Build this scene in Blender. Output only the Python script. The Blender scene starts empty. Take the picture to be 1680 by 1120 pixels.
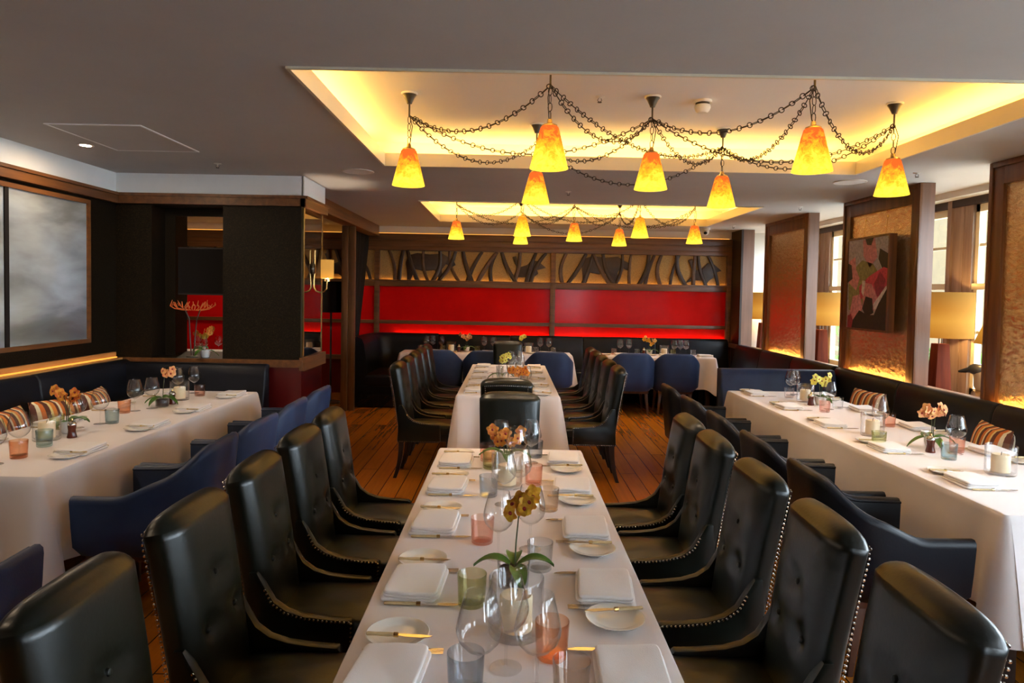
import bpy, bmesh, math, random
from math import sin, cos, pi, radians, sqrt
from mathutils import Vector, Matrix, Quaternion

SC = bpy.context.scene
COL = SC.collection
rnd = random.Random(7)

# ------------------------------------------------------------------ materials
def nt(name):
    m = bpy.data.materials.new(name); m.use_nodes = True
    n = m.node_tree; n.nodes.clear()
    o = n.nodes.new('ShaderNodeOutputMaterial')
    return m, n, o

def N(n, t, **kw):
    x = n.nodes.new(t)
    for k, v in kw.items():
        if k in ('operation', 'blend_type', 'feature', 'wave_type', 'bands_direction', 'data_type', 'distance', 'offset', 'squash', 'noise_type'):
            setattr(x, k, v)
        else:
            x.inputs[k].default_value = v
    return x

def ramp(n, stops):
    r = n.nodes.new('ShaderNodeValToRGB'); e = r.color_ramp.elements
    while len(e) < len(stops): e.new(0.5)
    for el, (p, c) in zip(e, stops):
        el.position = p; el.color = (c[0], c[1], c[2], 1)
    return r

def coords(n, scale=(1, 1, 1), rot=(0, 0, 0)):
    t = n.nodes.new('ShaderNodeTexCoord'); mp = n.nodes.new('ShaderNodeMapping')
    mp.inputs['Scale'].default_value = scale; mp.inputs['Rotation'].default_value = rot
    n.links.new(t.outputs['Object'], mp.inputs['Vector'])
    return mp.outputs['Vector']

def pbr(name, col, rough=.5, metal=0, var=0, scale=6, bump=0, bscale=60, spec=.5, stretch=(1, 1, 1), col2=None, sheen=0, coat=0, trans=0):
    m, n, o = nt(name)
    b = N(n, 'ShaderNodeBsdfPrincipled', Roughness=rough, Metallic=metal)
    b.inputs['Specular IOR Level'].default_value = spec
    b.inputs['Base Color'].default_value = (*col, 1)
    if sheen: b.inputs['Sheen Weight'].default_value = sheen
    if coat: b.inputs['Coat Weight'].default_value = coat; b.inputs['Coat Roughness'].default_value = .08
    n.links.new(b.outputs[0], o.inputs[0])
    if var or col2:
        v = coords(n, stretch)
        t = N(n, 'ShaderNodeTexNoise', Scale=scale, Detail=5, Roughness=.6)
        n.links.new(v, t.inputs['Vector'])
        c2 = col2 or tuple(max(0, c * (1 - var)) for c in col)
        c1 = col if col2 else tuple(c * (1 + var * .6) for c in col)
        r = ramp(n, [(.32, c2), (.68, c1)])
        n.links.new(t.outputs['Fac'], r.inputs[0]); n.links.new(r.outputs[0], b.inputs['Base Color'])
    if bump:
        v = coords(n, stretch)
        t = N(n, 'ShaderNodeTexNoise', Scale=bscale, Detail=3)
        n.links.new(v, t.inputs['Vector'])
        bp = N(n, 'ShaderNodeBump', Strength=bump, Distance=.004)
        n.links.new(t.outputs['Fac'], bp.inputs['Height']); n.links.new(bp.outputs[0], b.inputs['Normal'])
    return m

def wood(name, c1, c2, axis='y', rough=.4, sc=9, coat=0):
    st = {'x': (.12, 2, 2), 'y': (2, .12, 2), 'z': (2, 2, .12)}[axis]
    return pbr(name, c1, rough, col2=c2, scale=sc, stretch=st, bump=.08, bscale=sc * 2, coat=coat)

def emit(name, col, s):
    m, n, o = nt(name)
    e = N(n, 'ShaderNodeEmission', Strength=s); e.inputs[0].default_value = (*col, 1)
    n.links.new(e.outputs[0], o.inputs[0]); return m

def glass(name, tint=(1, 1, 1), edge=None, ior=1.45, rough=.0):
    """thin-walled glass: clear transmission + fresnel reflection, more colour at grazing angles"""
    m, n, o = nt(name)
    tr = N(n, 'ShaderNodeBsdfTransparent'); gl = N(n, 'ShaderNodeBsdfGlossy', Roughness=rough)
    edge = edge or tuple(t * .55 for t in tint)
    tint = tuple(t ** .38 for t in tint); edge = tuple(t ** .5 for t in edge)
    lw = N(n, 'ShaderNodeLayerWeight', Blend=.25)
    r = ramp(n, [(0, tint), (1, edge)])
    n.links.new(lw.outputs['Facing'], r.inputs[0]); n.links.new(r.outputs[0], tr.inputs[0])
    lf = N(n, 'ShaderNodeLayerWeight', Blend=.5)
    pw = N(n, 'ShaderNodeMath', operation='POWER'); pw.inputs[1].default_value = 4.0; n.links.new(lf.outputs['Facing'], pw.inputs[0])
    fr = N(n, 'ShaderNodeMath', operation='MULTIPLY_ADD'); fr.inputs[1].default_value = .75; fr.inputs[2].default_value = .045; n.links.new(pw.outputs[0], fr.inputs[0])
    mx = n.nodes.new('ShaderNodeMixShader')
    n.links.new(fr.outputs[0], mx.inputs[0]); n.links.new(tr.outputs[0], mx.inputs[1]); n.links.new(gl.outputs[0], mx.inputs[2])
    n.links.new(mx.outputs[0], o.inputs[0]); return m

MT = {}
MT['cofferlit'] = pbr('ceiling_paint_cove_lit', (.84, .80, .77), .7)  # same paint as the ceiling, lightened to stand in for cove light
MT['ceil'] = pbr('ceiling_paint', (.47, .455, .445), .7, var=.06, scale=1.2)
MT['cream'] = pbr('cream_paint', (.62, .60, .55), .45, var=.04, scale=2)
MT['lip'] = pbr('gloss_cream', (.66, .60, .46), .3)
MT['frieze'] = pbr('frieze_paint', (.80, .80, .80), .6, var=.05, scale=2)
MT['woodx'] = wood('dark_oak_x', (.20, .075, .020), (.09, .032, .010), 'x')
MT['woody'] = wood('dark_oak_y', (.20, .075, .020), (.09, .032, .010), 'y')
MT['woodz'] = wood('dark_oak_z', (.20, .075, .020), (.09, .032, .010), 'z')
MT['ebony'] = wood('near_black_wood', (.028, .010, .005), (.012, .005, .003), 'z', rough=.55)
MT['oakpale'] = wood('weathered_oak', (.36, .25, .18), (.20, .13, .09), 'z', rough=.5)
MT['postwood'] = wood('pink_oak', (.19, .088, .050), (.125, .056, .030), 'z', rough=.4)
MT['legwood'] = wood('brown_leg_wood', (.11, .04, .018), (.06, .02, .01), 'z')
MT['redgloss'] = pbr('red_lacquer', (.66, .006, .005), .15, var=.12, scale=2, spec=.14)
MT['darkred'] = pbr('dark_red_lacquer', (.10, .006, .006), .25)
MT['leather'] = pbr('green_black_leather', (.0035, .005, .003), .31, var=.3, scale=5, bump=.08, bscale=90, spec=.46)
MT['navy'] = pbr('navy_leather', (.026, .044, .105), .42, spec=.3, var=.2, scale=4, bump=.15, bscale=160)
MT['navyblack'] = pbr('dark_and_shaded_navy_leather', (.008, .009, .014), .38, spec=.26, var=.2, scale=4, bump=.12, bscale=120)  # dark banquette leather; also navy armchairs with backlit shade in the colour
MT['nail'] = pbr('pewter_nails', (.75, .70, .62), .25, 1)
MT['cloth'] = pbr('white_linen', (.80, .725, .70), .85, bump=.12, bscale=500, sheen=.2)
MT['napkin'] = pbr('napkin_linen', (.82, .77, .74), .9, bump=.2, bscale=400, sheen=.2)
MT['china'] = pbr('white_china', (.80, .76, .68), .12)
MT['steel'] = pbr('polished_steel', (.62, .58, .52), .16, 1)
MT['horn'] = pbr('horn_handle', (.62, .47, .25), .22, var=.15, scale=30)
MT['brass'] = pbr('brass', (.65, .45, .18), .25, 1)
MT['iron'] = pbr('dark_iron', (.035, .028, .022), .45, .6)
MT['bronze'] = pbr('grey_bronze', (.09, .08, .065), .4, .7)
MT['black'] = pbr('black_velvet', (.010, .007, .006), .8, spec=.25)
MT['white'] = pbr('white_plastic', (.75, .72, .66), .4)
MT['candle'] = pbr('ivory_wax', (.85, .70, .45), .45)
MT['wick'] = pbr('wick', (.02, .02, .02), .8)
MT['potwhite'] = pbr('white_ceramic', (.80, .78, .74), .3)
MT['leaf'] = pbr('orchid_leaf', (.075, .17, .02), .35, var=.3, scale=20)
MT['stem'] = pbr('orchid_stem', (.05, .065, .02), .5)
MT['lipred'] = pbr('orchid_lip', (.30, .02, .015), .5)
def petal(name, c, c2):
    return pbr(name, c, .5, col2=c2, scale=45)
MT['pet_yellow'] = petal('petal_yellow', (.80, .55, .04), (.62, .20, .02))
MT['pet_lemon'] = petal('petal_lemon', (.82, .78, .12), (.75, .62, .08))
MT['pet_orange'] = petal('petal_orange', (.85, .42, .05), (.62, .10, .02))
MT['pet_peach'] = petal('petal_peach', (.85, .50, .16), (.80, .22, .10))
MT['mill'] = pbr('mahogany', (.10, .018, .010), .2, var=.2, scale=20)
MT['cush'] = None
MT['g_clear'] = glass('clear_glass', (.995, .995, .995), (.80, .81, .82))
MT['g_pink'] = glass('pink_glass', (.96, .70, .60), (.85, .38, .28))
MT['g_orange'] = glass('orange_glass', (.96, .62, .42), (.80, .30, .14))
MT['g_slate'] = glass('slate_blue_glass', (.68, .74, .80), (.28, .36, .44))
MT['g_teal'] = glass('teal_glass', (.66, .79, .80), (.22, .38, .42))
MT['g_green'] = glass('olive_glass', (.80, .82, .55), (.40, .44, .12))
MT['g_taupe'] = glass('taupe_glass', (.90, .84, .76), (.60, .50, .42))
MT['g_grey'] = glass('grey_glass', (.86, .88, .88), (.50, .54, .56))
MT['g_pane'] = glass('window_glass', (.97, .98, .97), (.9, .92, .9))
MT['mirror'] = pbr('mirror_glass', (.30, .25, .20), .02, 1)
MT['sofaleather'] = MT['navyblack']
MT['stucco'] = pbr('pale_yellow_render', (.066, .045, .015), .9, var=.15, scale=2)
MT['hedge'] = pbr('hedge_leaves', (.10, .22, .03), .6, var=.5, scale=8)
MT['pave'] = pbr('stone_paving', (.40, .38, .35), .8, var=.1, scale=2)
MT['sash'] = pbr('cream_sash_paint', (.72, .66, .45), .4)
MT['lampwood'] = wood('chestnut_lamp_wood', (.11, .022, .008), (.06, .012, .006), 'z', rough=.8)
MT['lampwood'].node_tree.nodes['Principled BSDF'].inputs['Specular IOR Level'].default_value = .08
MT['bark'] = pbr('carved_dark_timber', (.040, .017, .008), .45, var=.4, scale=12)
MT['trunkbrown'] = pbr('carved_brown_timber', (.10, .042, .016), .45, var=.4, scale=12)
MT['grain'] = pbr('stippled_bronze_board', (.42, .25, .08), .5, .35, var=.5, scale=110, bump=.3, bscale=120)
MT['wallspeck'] = None
MT['led'] = emit('warm_led_strip', (1, .50, .08), 8)
MT['ledcove'] = emit('yellow_cove_led', (1, .54, .10), 13)
MT['ledsoft'] = emit('amber_led_strip', (1, .42, .07), 9)
MT['ledfrieze'] = emit('frieze_led_strip', (1, .50, .12), 9)
MT['ledge'] = emit('orange_ledge_led', (1, .40, .06), 1.5)
MT['ledgel'] = emit('dim_orange_ledge_led', (1, .36, .05), .55)
MT['ledgewood'] = wood('strip_lit_wood_ledge', (.58, .27, .07), (.44, .19, .05), 'y')  # wood colour raised toward orange to carry the strip's glow
MT['bulb'] = emit('lamp_bulb', (1, .80, .58), 320)
MT['lampbulb'] = emit('table_lamp_bulb', (1, .62, .22), 90)
MT['down'] = emit('downlight_lens', (1, .76, .50), 220)
MT['exit'] = emit('green_sign_light', (.05, .8, .3), 1.2)

def m_wallspeck():
    m, n, o = nt('speckled_bronze_plaster')
    b = N(n, 'ShaderNodeBsdfPrincipled', Roughness=.5, Metallic=.3); n.links.new(b.outputs[0], o.inputs[0]); b.inputs['Specular IOR Level'].default_value = .25
    v = coords(n)
    t = N(n, 'ShaderNodeTexNoise', Scale=130, Detail=4, Roughness=.7); n.links.new(v, t.inputs['Vector'])
    r = ramp(n, [(.42, (.006, .004, .002)), (.60, (.020, .012, .005)), (.74, (.075, .046, .015))])
    n.links.new(t.outputs['Fac'], r.inputs[0]); n.links.new(r.outputs[0], b.inputs['Base Color'])
    bp = N(n, 'ShaderNodeBump', Strength=.25, Distance=.003); n.links.new(t.outputs['Fac'], bp.inputs['Height'])
    n.links.new(bp.outputs[0], b.inputs['Normal']); return m
MT['wallspeck'] = m_wallspeck()

def m_floor():
    m, n, o = nt('oak_floorboards')
    b = N(n, 'ShaderNodeBsdfPrincipled', Roughness=.26); n.links.new(b.outputs[0], o.inputs[0])
    v = coords(n, (1, 1, 1), (0, 0, radians(90)))
    br = n.nodes.new('ShaderNodeTexBrick'); br.offset = .37; br.squash = 1
    for k, val in dict(Scale=1.0).items(): br.inputs[k].default_value = val
    br.inputs['Brick Width'].default_value = 2.1; br.inputs['Row Height'].default_value = .15
    br.inputs['Mortar Size'].default_value = .0035; br.inputs['Mortar Smooth'].default_value = .2
    br.inputs['Color1'].default_value = (.42, .135, .010, 1); br.inputs['Color2'].default_value = (.29, .088, .007, 1)
    br.inputs['Mortar'].default_value = (.02, .008, .003, 1)
    n.links.new(v, br.inputs['Vector'])
    v2 = coords(n, (10, .5, 1))
    t = N(n, 'ShaderNodeTexNoise', Scale=3, Detail=6, Roughness=.65); n.links.new(v2, t.inputs['Vector'])
    r = ramp(n, [(.3, (.82, .80, .76)), (.7, (1.12, 1.10, 1.05))]); n.links.new(t.outputs['Fac'], r.inputs[0])
    mx = N(n, 'ShaderNodeMix', data_type='RGBA', blend_type='MULTIPLY'); mx.inputs[0].default_value = 1
    n.links.new(br.outputs['Color'], mx.inputs[6]); n.links.new(r.outputs[0], mx.inputs[7])
    n.links.new(mx.outputs[2], b.inputs['Base Color'])
    bp = N(n, 'ShaderNodeBump', Strength=.12, Distance=.004)
    n.links.new(t.outputs['Fac'], bp.inputs['Height']); n.links.new(bp.outputs[0], b.inputs['Normal'])
    return m
MT['floor'] = m_floor()

def m_gold():
    m, n, o = nt('gold_leaf_squares')
    b = N(n, 'ShaderNodeBsdfPrincipled', Metallic=.9, Roughness=.2); n.links.new(b.outputs[0], o.inputs[0])
    v = coords(n, (1, 1, 1), (radians(90), 0, radians(90)))
    br = n.nodes.new('ShaderNodeTexBrick'); br.offset = .0
    br.inputs['Scale'].default_value = 1; br.inputs['Brick Width'].default_value = .42; br.inputs['Row Height'].default_value = .42
    br.inputs['Mortar Size'].default_value = .003
    br.inputs['Color1'].default_value = (.88, .66, .38, 1); br.inputs['Color2'].default_value = (.76, .55, .31, 1)
    br.inputs['Mortar'].default_value = (.75, .58, .32, 1)
    t0 = n.nodes.new('ShaderNodeTexCoord'); sx = n.nodes.new('ShaderNodeSeparateXYZ'); cx = n.nodes.new('ShaderNodeCombineXYZ')
    n.links.new(t0.outputs['Object'], sx.inputs[0]); n.links.new(sx.outputs['Y'], cx.inputs['X']); n.links.new(sx.outputs['Z'], cx.inputs['Y'])
    n.links.new(cx.outputs[0], br.inputs['Vector'])
    n.links.new(br.outputs['Color'], b.inputs['Base Color'])
    t = N(n, 'ShaderNodeTexNoise', Scale=14, Detail=5, Roughness=.7, Distortion=1.2)
    mp = n.nodes.new('ShaderNodeMapping'); mp.inputs['Scale'].default_value = (1, 1, 1.8)
    n.links.new(t0.outputs['Object'], mp.inputs[0]); n.links.new(mp.outputs[0], t.inputs['Vector'])
    bp = N(n, 'ShaderNodeBump', Strength=.4, Distance=.02); n.links.new(t.outputs['Fac'], bp.inputs['Height'])
    n.links.new(bp.outputs[0], b.inputs['Normal']); return m
MT['gold'] = m_gold()

def m_mist():
    m, n, o = nt('misty_landscape_print')
    b = N(n, 'ShaderNodeBsdfPrincipled', Roughness=.22); n.links.new(b.outputs[0], o.inputs[0])
    t0 = n.nodes.new('ShaderNodeTexCoord'); mp = n.nodes.new('ShaderNodeMapping')
    mp.inputs['Scale'].default_value = (1, .8, 2.6); mp.inputs['Rotation'].default_value = (radians(10), 0, 0); mp.inputs['Location'].default_value = (3.3, .4, .2)
    n.links.new(t0.outputs['Object'], mp.inputs[0])
    t = N(n, 'ShaderNodeTexNoise', Scale=1.3, Detail=5, Roughness=.45, Distortion=.25); n.links.new(mp.outputs[0], t.inputs['Vector'])
    r = ramp(n, [(.25, (.13, .13, .13)), (.42, (.22, .225, .23)), (.56, (.38, .395, .41)), (.72, (.52, .55, .58))])
    n.links.new(t.outputs['Fac'], r.inputs[0])
    t2 = N(n, 'ShaderNodeTexNoise', Scale=.9, Detail=2); n.links.new(t0.outputs['Object'], t2.inputs['Vector'])
    r2 = ramp(n, [(.36, (1.0, .92, .72)), (.55, (.90, .97, 1.06))]); n.links.new(t2.outputs['Fac'], r2.inputs[0])
    mx = N(n, 'ShaderNodeMix', data_type='RGBA', blend_type='MULTIPLY'); mx.inputs[0].default_value = 1
    n.links.new(r.outputs[0], mx.inputs[6]); n.links.new(r2.outputs[0], mx.inputs[7])
    n.links.new(mx.outputs[2], b.inputs['Base Color'])
    return m
MT['mist'] = m_mist()

def m_shade(name, top, mid, bot, s, h0, h1):
    """lit mottled art glass: colour runs from the top to the rim of the shade"""
    m, n, o = nt(name)
    e = N(n, 'ShaderNodeEmission', Strength=s); n.links.new(e.outputs[0], o.inputs[0])
    t0 = n.nodes.new('ShaderNodeTexCoord'); sx = n.nodes.new('ShaderNodeSeparateXYZ'); n.links.new(t0.outputs['Object'], sx.inputs[0])
    mr = N(n, 'ShaderNodeMapRange'); mr.inputs[1].default_value = h0; mr.inputs[2].default_value = h1
    n.links.new(sx.outputs['Z'], mr.inputs[0])
    t = N(n, 'ShaderNodeTexNoise', Scale=22, Detail=5, Roughness=.75, Distortion=1); n.links.new(t0.outputs['Object'], t.inputs['Vector'])
    a = N(n, 'ShaderNodeMath', operation='MULTIPLY_ADD'); a.inputs[1].default_value = 1.5; a.inputs[2].default_value = -.75
    n.links.new(t.outputs['Fac'], a.inputs[0])
    ad = N(n, 'ShaderNodeMath', operation='ADD'); n.links.new(mr.outputs[0], ad.inputs[0]); n.links.new(a.outputs[0], ad.inputs[1])
    r = ramp(n, [(.05, bot), (.45, mid), (.85, top)]); n.links.new(ad.outputs[0], r.inputs[0])
    n.links.new(r.outputs[0], e.inputs[0]); return m
MT['shade'] = m_shade('amber_art_glass', (.70, .085, .012), (1, .36, .014), (1, .66, .05), .60, -.62, -.36)
MT['shadey'] = m_shade('yellow_art_glass', (.80, .20, .012), (1, .50, .02), (1, .66, .06), .55, -.62, -.36)

def m_drum(name, s):
    m, n, o = nt(name)
    e = N(n, 'ShaderNodeEmission', Strength=s); 
    d = N(n, 'ShaderNodeBsdfDiffuse'); d.inputs[0].default_value = (.16, .085, .022, 1)
    ad = n.nodes.new('ShaderNodeAddShader'); n.links.new(e.outputs[0], ad.inputs[0]); n.links.new(d.outputs[0], ad.inputs[1]); n.links.new(ad.outputs[0], o.inputs[0])
    t0 = n.nodes.new('ShaderNodeTexCoord'); sx = n.nodes.new('ShaderNodeSeparateXYZ'); n.links.new(t0.outputs['Object'], sx.inputs[0])
    mr = N(n, 'ShaderNodeMapRange'); mr.inputs[1].default_value = -.22; mr.inputs[2].default_value = .22; n.links.new(sx.outputs['Z'], mr.inputs[0])
    r = ramp(n, [(0, (.62, .22, .02)), (.38, (1, .46, .06)), (.62, (.72, .28, .03)), (1, (.34, .16, .03))]); n.links.new(mr.outputs[0], r.inputs[0])
    n.links.new(r.outputs[0], e.inputs[0]); return m
MT['drumhot'] = m_drum('glowing_sconce_shade', .5)
MT['drum'] = m_drum('glowing_parchment_shade', .19)

def m_stripe():
    m, n, o = nt('striped_cushion_fabric')
    b = N(n, 'ShaderNodeBsdfPrincipled', Roughness=.85); n.links.new(b.outputs[0], o.inputs[0])
    t0 = n.nodes.new('ShaderNodeTexCoord'); sx = n.nodes.new('ShaderNodeSeparateXYZ'); n.links.new(t0.outputs['Object'], sx.inputs[0])
    ml = N(n, 'ShaderNodeMath', operation='MULTIPLY'); ml.inputs[1].default_value = 7.0; n.links.new(sx.outputs['Y'], ml.inputs[0])
    fr = N(n, 'ShaderNodeMath', operation='FRACT'); n.links.new(ml.outputs[0], fr.inputs[0])
    r = ramp(n, [(0, (.10, .03, .015)), (.22, (.70, .55, .22)), (.34, (.62, .20, .03)), (.55, (.12, .035, .02)), (.70, (.72, .62, .40)), (.82, (.55, .14, .02))])
    r.color_ramp.interpolation = 'CONSTANT'
    n.links.new(fr.outputs[0], r.inputs[0]); n.links.new(r.outputs[0], b.inputs['Base Color']); return m
MT['cush'] = m_stripe()

# ------------------------------------------------------------------ mesh builder
class M:
    def __init__(s): s.v = []; s.f = []; s.m = []
    def add(s, vs, fs, mi=0):
        b = len(s.v); s.v += [tuple(p) for p in vs]
        for f in fs: s.f.append(tuple(b + i for i in f)); s.m.append(mi)
    def box(s, x0, x1, y0, y1, z0, z1, mi=0):
        s.add([(x0,y0,z0),(x1,y0,z0),(x1,y1,z0),(x0,y1,z0),(x0,y0,z1),(x1,y0,z1),(x1,y1,z1),(x0,y1,z1)],
              [(0,3,2,1),(4,5,6,7),(0,1,5,4),(1,2,6,5),(2,3,7,6),(3,0,4,7)], mi); return s
    def loft(s, rings, mi=0, cap=True, closed=True):
        n = len(rings[0]); vs = [p for r in rings for p in r]; fs = []
        for i in range(len(rings) - 1):
            for j in range(n if closed else n - 1):
                k = (j + 1) % n
                fs.append((i*n+j, i*n+k, (i+1)*n+k, (i+1)*n+j))
        if cap:
            fs.append(tuple(range(n-1, -1, -1))); fs.append(tuple((len(rings)-1)*n + j for j in range(n)))
        s.add(vs, fs, mi); return s
    def lathe(s, prof, n=24, mi=0, c=(0,0,0), close=False):
        rings = [[(c[0]+r*cos(2*pi*j/n), c[1]+r*sin(2*pi*j/n), c[2]+z) for j in range(n)] for r, z in prof]
        if close: rings.append(rings[0])
        s.loft(rings, mi, cap=False)
        return s
    def tube(s, path, r, n=6, mi=0, cap=True):
        P = [Vector(p) for p in path]; R = r if isinstance(r, (list, tuple)) else [r]*len(P)
        rings = []; u = None
        for i, p in enumerate(P):
            t = (P[min(i+1, len(P)-1)] - P[max(i-1, 0)])
            t = t.normalized() if t.length > 1e-9 else Vector((0,0,1))
            if u is None:
                a = Vector((0,0,1)) if abs(t.z) < .9 else Vector((1,0,0)); u = t.cross(a).normalized()
            u = (u - t * u.dot(t))
            u = u.normalized() if u.length > 1e-6 else t.orthogonal().normalized()
            w = t.cross(u)
            rings.append([tuple(p + (u*cos(2*pi*j/n) + w*sin(2*pi*j/n))*R[i]) for j in range(n)])
        return s.loft(rings, mi, cap=cap)
    def prism(s, pts, ax, a, b, mi=0):
        """extrude 2D polygon along axis ax (0,1,2) from a to b"""
        def mk(p, h): q = list(p); q.insert(ax, h); return tuple(q)
        n = len(pts)
        s.add([mk(p, a) for p in pts] + [mk(p, b) for p in pts],
              [tuple(range(n-1,-1,-1)), tuple(range(n, 2*n))] + [(i, (i+1) % n, n+(i+1) % n, n+i) for i in range(n)], mi); return s
    def torus(s, c, R, r, q=None, sx=1, n=12, k=5, mi=0):
        vs = []; fs = []
        for i in range(n):
            a = 2*pi*i/n
            for j in range(k):
                b = 2*pi*j/k
                p = Vector(((R+r*cos(b))*cos(a)*1.0, (R+r*cos(b))*sin(a), r*sin(b)))
                if sx != 1: p.x += (sx-1)*R*(1 if cos(a) > 0 else -1) * (abs(cos(a))**.4)
                if q: p = q @ p
                vs.append(tuple(Vector(c)+p))
        for i in range(n):
            for j in range(k):
                fs.append((i*k+j, ((i+1) % n)*k+j, ((i+1) % n)*k+(j+1) % k, i*k+(j+1) % k))
        s.add(vs, fs, mi); return s
    def dome(s, c, r, d=(0,0,1), n=6):
        q = Vector((0,0,1)).rotation_difference(Vector(d)); vs = []
        for h, rr in ((0, 1), (.55, .75)):
            for j in range(n):
                a = 2*pi*j/n; vs.append(tuple(Vector(c) + q @ Vector((r*rr*cos(a), r*rr*sin(a), r*h))))
        vs.append(tuple(Vector(c) + q @ Vector((0,0,r*.8))))
        fs = [(j, (j+1) % n, n+(j+1) % n, n+j) for j in range(n)] + [(n+j, n+(j+1) % n, 2*n) for j in range(n)]
        s.add(vs, fs); return s
    def rblob(s, cx, cy, z0, z1, hx, hy, e=4, n=32, r=.02, crown=0, mi=0):
        """cushion-like rounded slab"""
        rings = []
        K = 4
        def ring(f, z, cr=0):
            out = []
            for j in range(n):
                a = 2*pi*j/n; c_, s_ = cos(a), sin(a)
                x = (hx-f)*math.copysign(abs(c_)**(2/e), c_); y = (hy-f)*math.copysign(abs(s_)**(2/e), s_)
                out.append((cx+x, cy+y, z))
            return out
        for k in range(K+1):
            a = pi/2*k/K; rings.append(ring(r*(1-sin(a)), z0+r*(1-cos(a))))
        for k in range(K+1):
            a = pi/2*k/K; rings.append(ring(r*(1-cos(a)), z1-r+r*sin(a)))
        for f in (.25, .5, .75, .97):
            rings.append([(cx+(p[0]-cx)*(1-f), cy+(p[1]-cy)*(1-f), z1+crown*(1-(1-f)**2)) for p in ring(r, z1)])
        s.loft(rings, mi); return s
    def xf(s, mat, i0=0):
        s.v = s.v[:i0] + [tuple(mat @ Vector(p)) for p in s.v[i0:]]; return s
    def mesh(s, name, mats, bevel=0, smooth=True, ang=38):
        me = bpy.data.meshes.new(name); me.from_pydata(s.v, [], s.f)
        mats = mats if isinstance(mats, (list, tuple)) else [mats]
        for m in mats: me.materials.append(m)
        for p, mi in zip(me.polygons, s.m): p.material_index = mi
        bm = bmesh.new(); bm.from_mesh(me)
        bmesh.ops.recalc_face_normals(bm, faces=bm.faces)
        if bevel:
            es = [e for e in bm.edges if len(e.link_faces) == 2 and e.calc_face_angle(0) > radians(35)]
            bmesh.ops.bevel(bm, geom=es, offset=bevel, segments=2, profile=.6, affect='EDGES', clamp_overlap=True)
        bm.to_mesh(me); bm.free()
        if smooth:
            me.shade_smooth(); me.set_sharp_from_angle(angle=radians(ang))
        return me
    def obj(s, name, mats, parent=None, bevel=0, loc=None, smooth=True, ang=38):
        o = bpy.data.objects.new(name, s.mesh(name, mats, bevel, smooth, ang)); COL.objects.link(o)
        if parent: o.parent = parent
        if loc: o.location = loc
        return o

USED = set()
def tag(o, label, cat, group=None, kind=None):
    o['label'] = label; o['category'] = cat
    if group: o['group'] = group
    if kind: o['kind'] = kind
    return o
def thing(name, label, cat, loc=(0,0,0), rz=0, group=None):
    o = bpy.data.objects.new(name, None); COL.objects.link(o); o.empty_display_size = .1
    o.location = loc; o.rotation_euler = (0,0,rz); return tag(o, label, cat, group)
KIDS = {}
def kids(o): return [c for c in bpy.data.objects if c.parent == o]
def dup(root, loc, rz=None, label=None, group=None, scale=None, mat=None):
    r = root.copy(); COL.objects.link(r); r.location = loc
    if rz is not None: r.rotation_euler = (0,0,rz)
    if label: r['label'] = label
    if group: r['group'] = group
    if scale: r.scale = (scale,)*3
    if root.name not in KIDS: KIDS[root.name] = [(c, kids(c)) for c in kids(root)]
    for ch, gs in KIDS[root.name]:
        c = ch.copy(); COL.objects.link(c); c.parent = r
        for g in gs:
            d = g.copy(); COL.objects.link(d); d.parent = c
    return r
class Proto:
    """first use moves the source itself, later uses copy it"""
    def __init__(s, o): s.o = o; s.used = False
    def put(s, loc, rz, label, group=None, scale=None):
        if not s.used:
            s.used = True; s.o.location = loc; s.o.rotation_euler = (0,0,rz); s.o['label'] = label
            if scale: s.o.scale = (scale,)*3
            if group: s.o['group'] = group
            return s.o
        return dup(s.o, loc, rz, label, group, scale or 1)
def struct(name, mb, mats, label, cat, bevel=0, ang=38):
    return tag(mb.obj(name, mats, bevel=bevel, ang=ang), label, cat, kind='structure')

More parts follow.
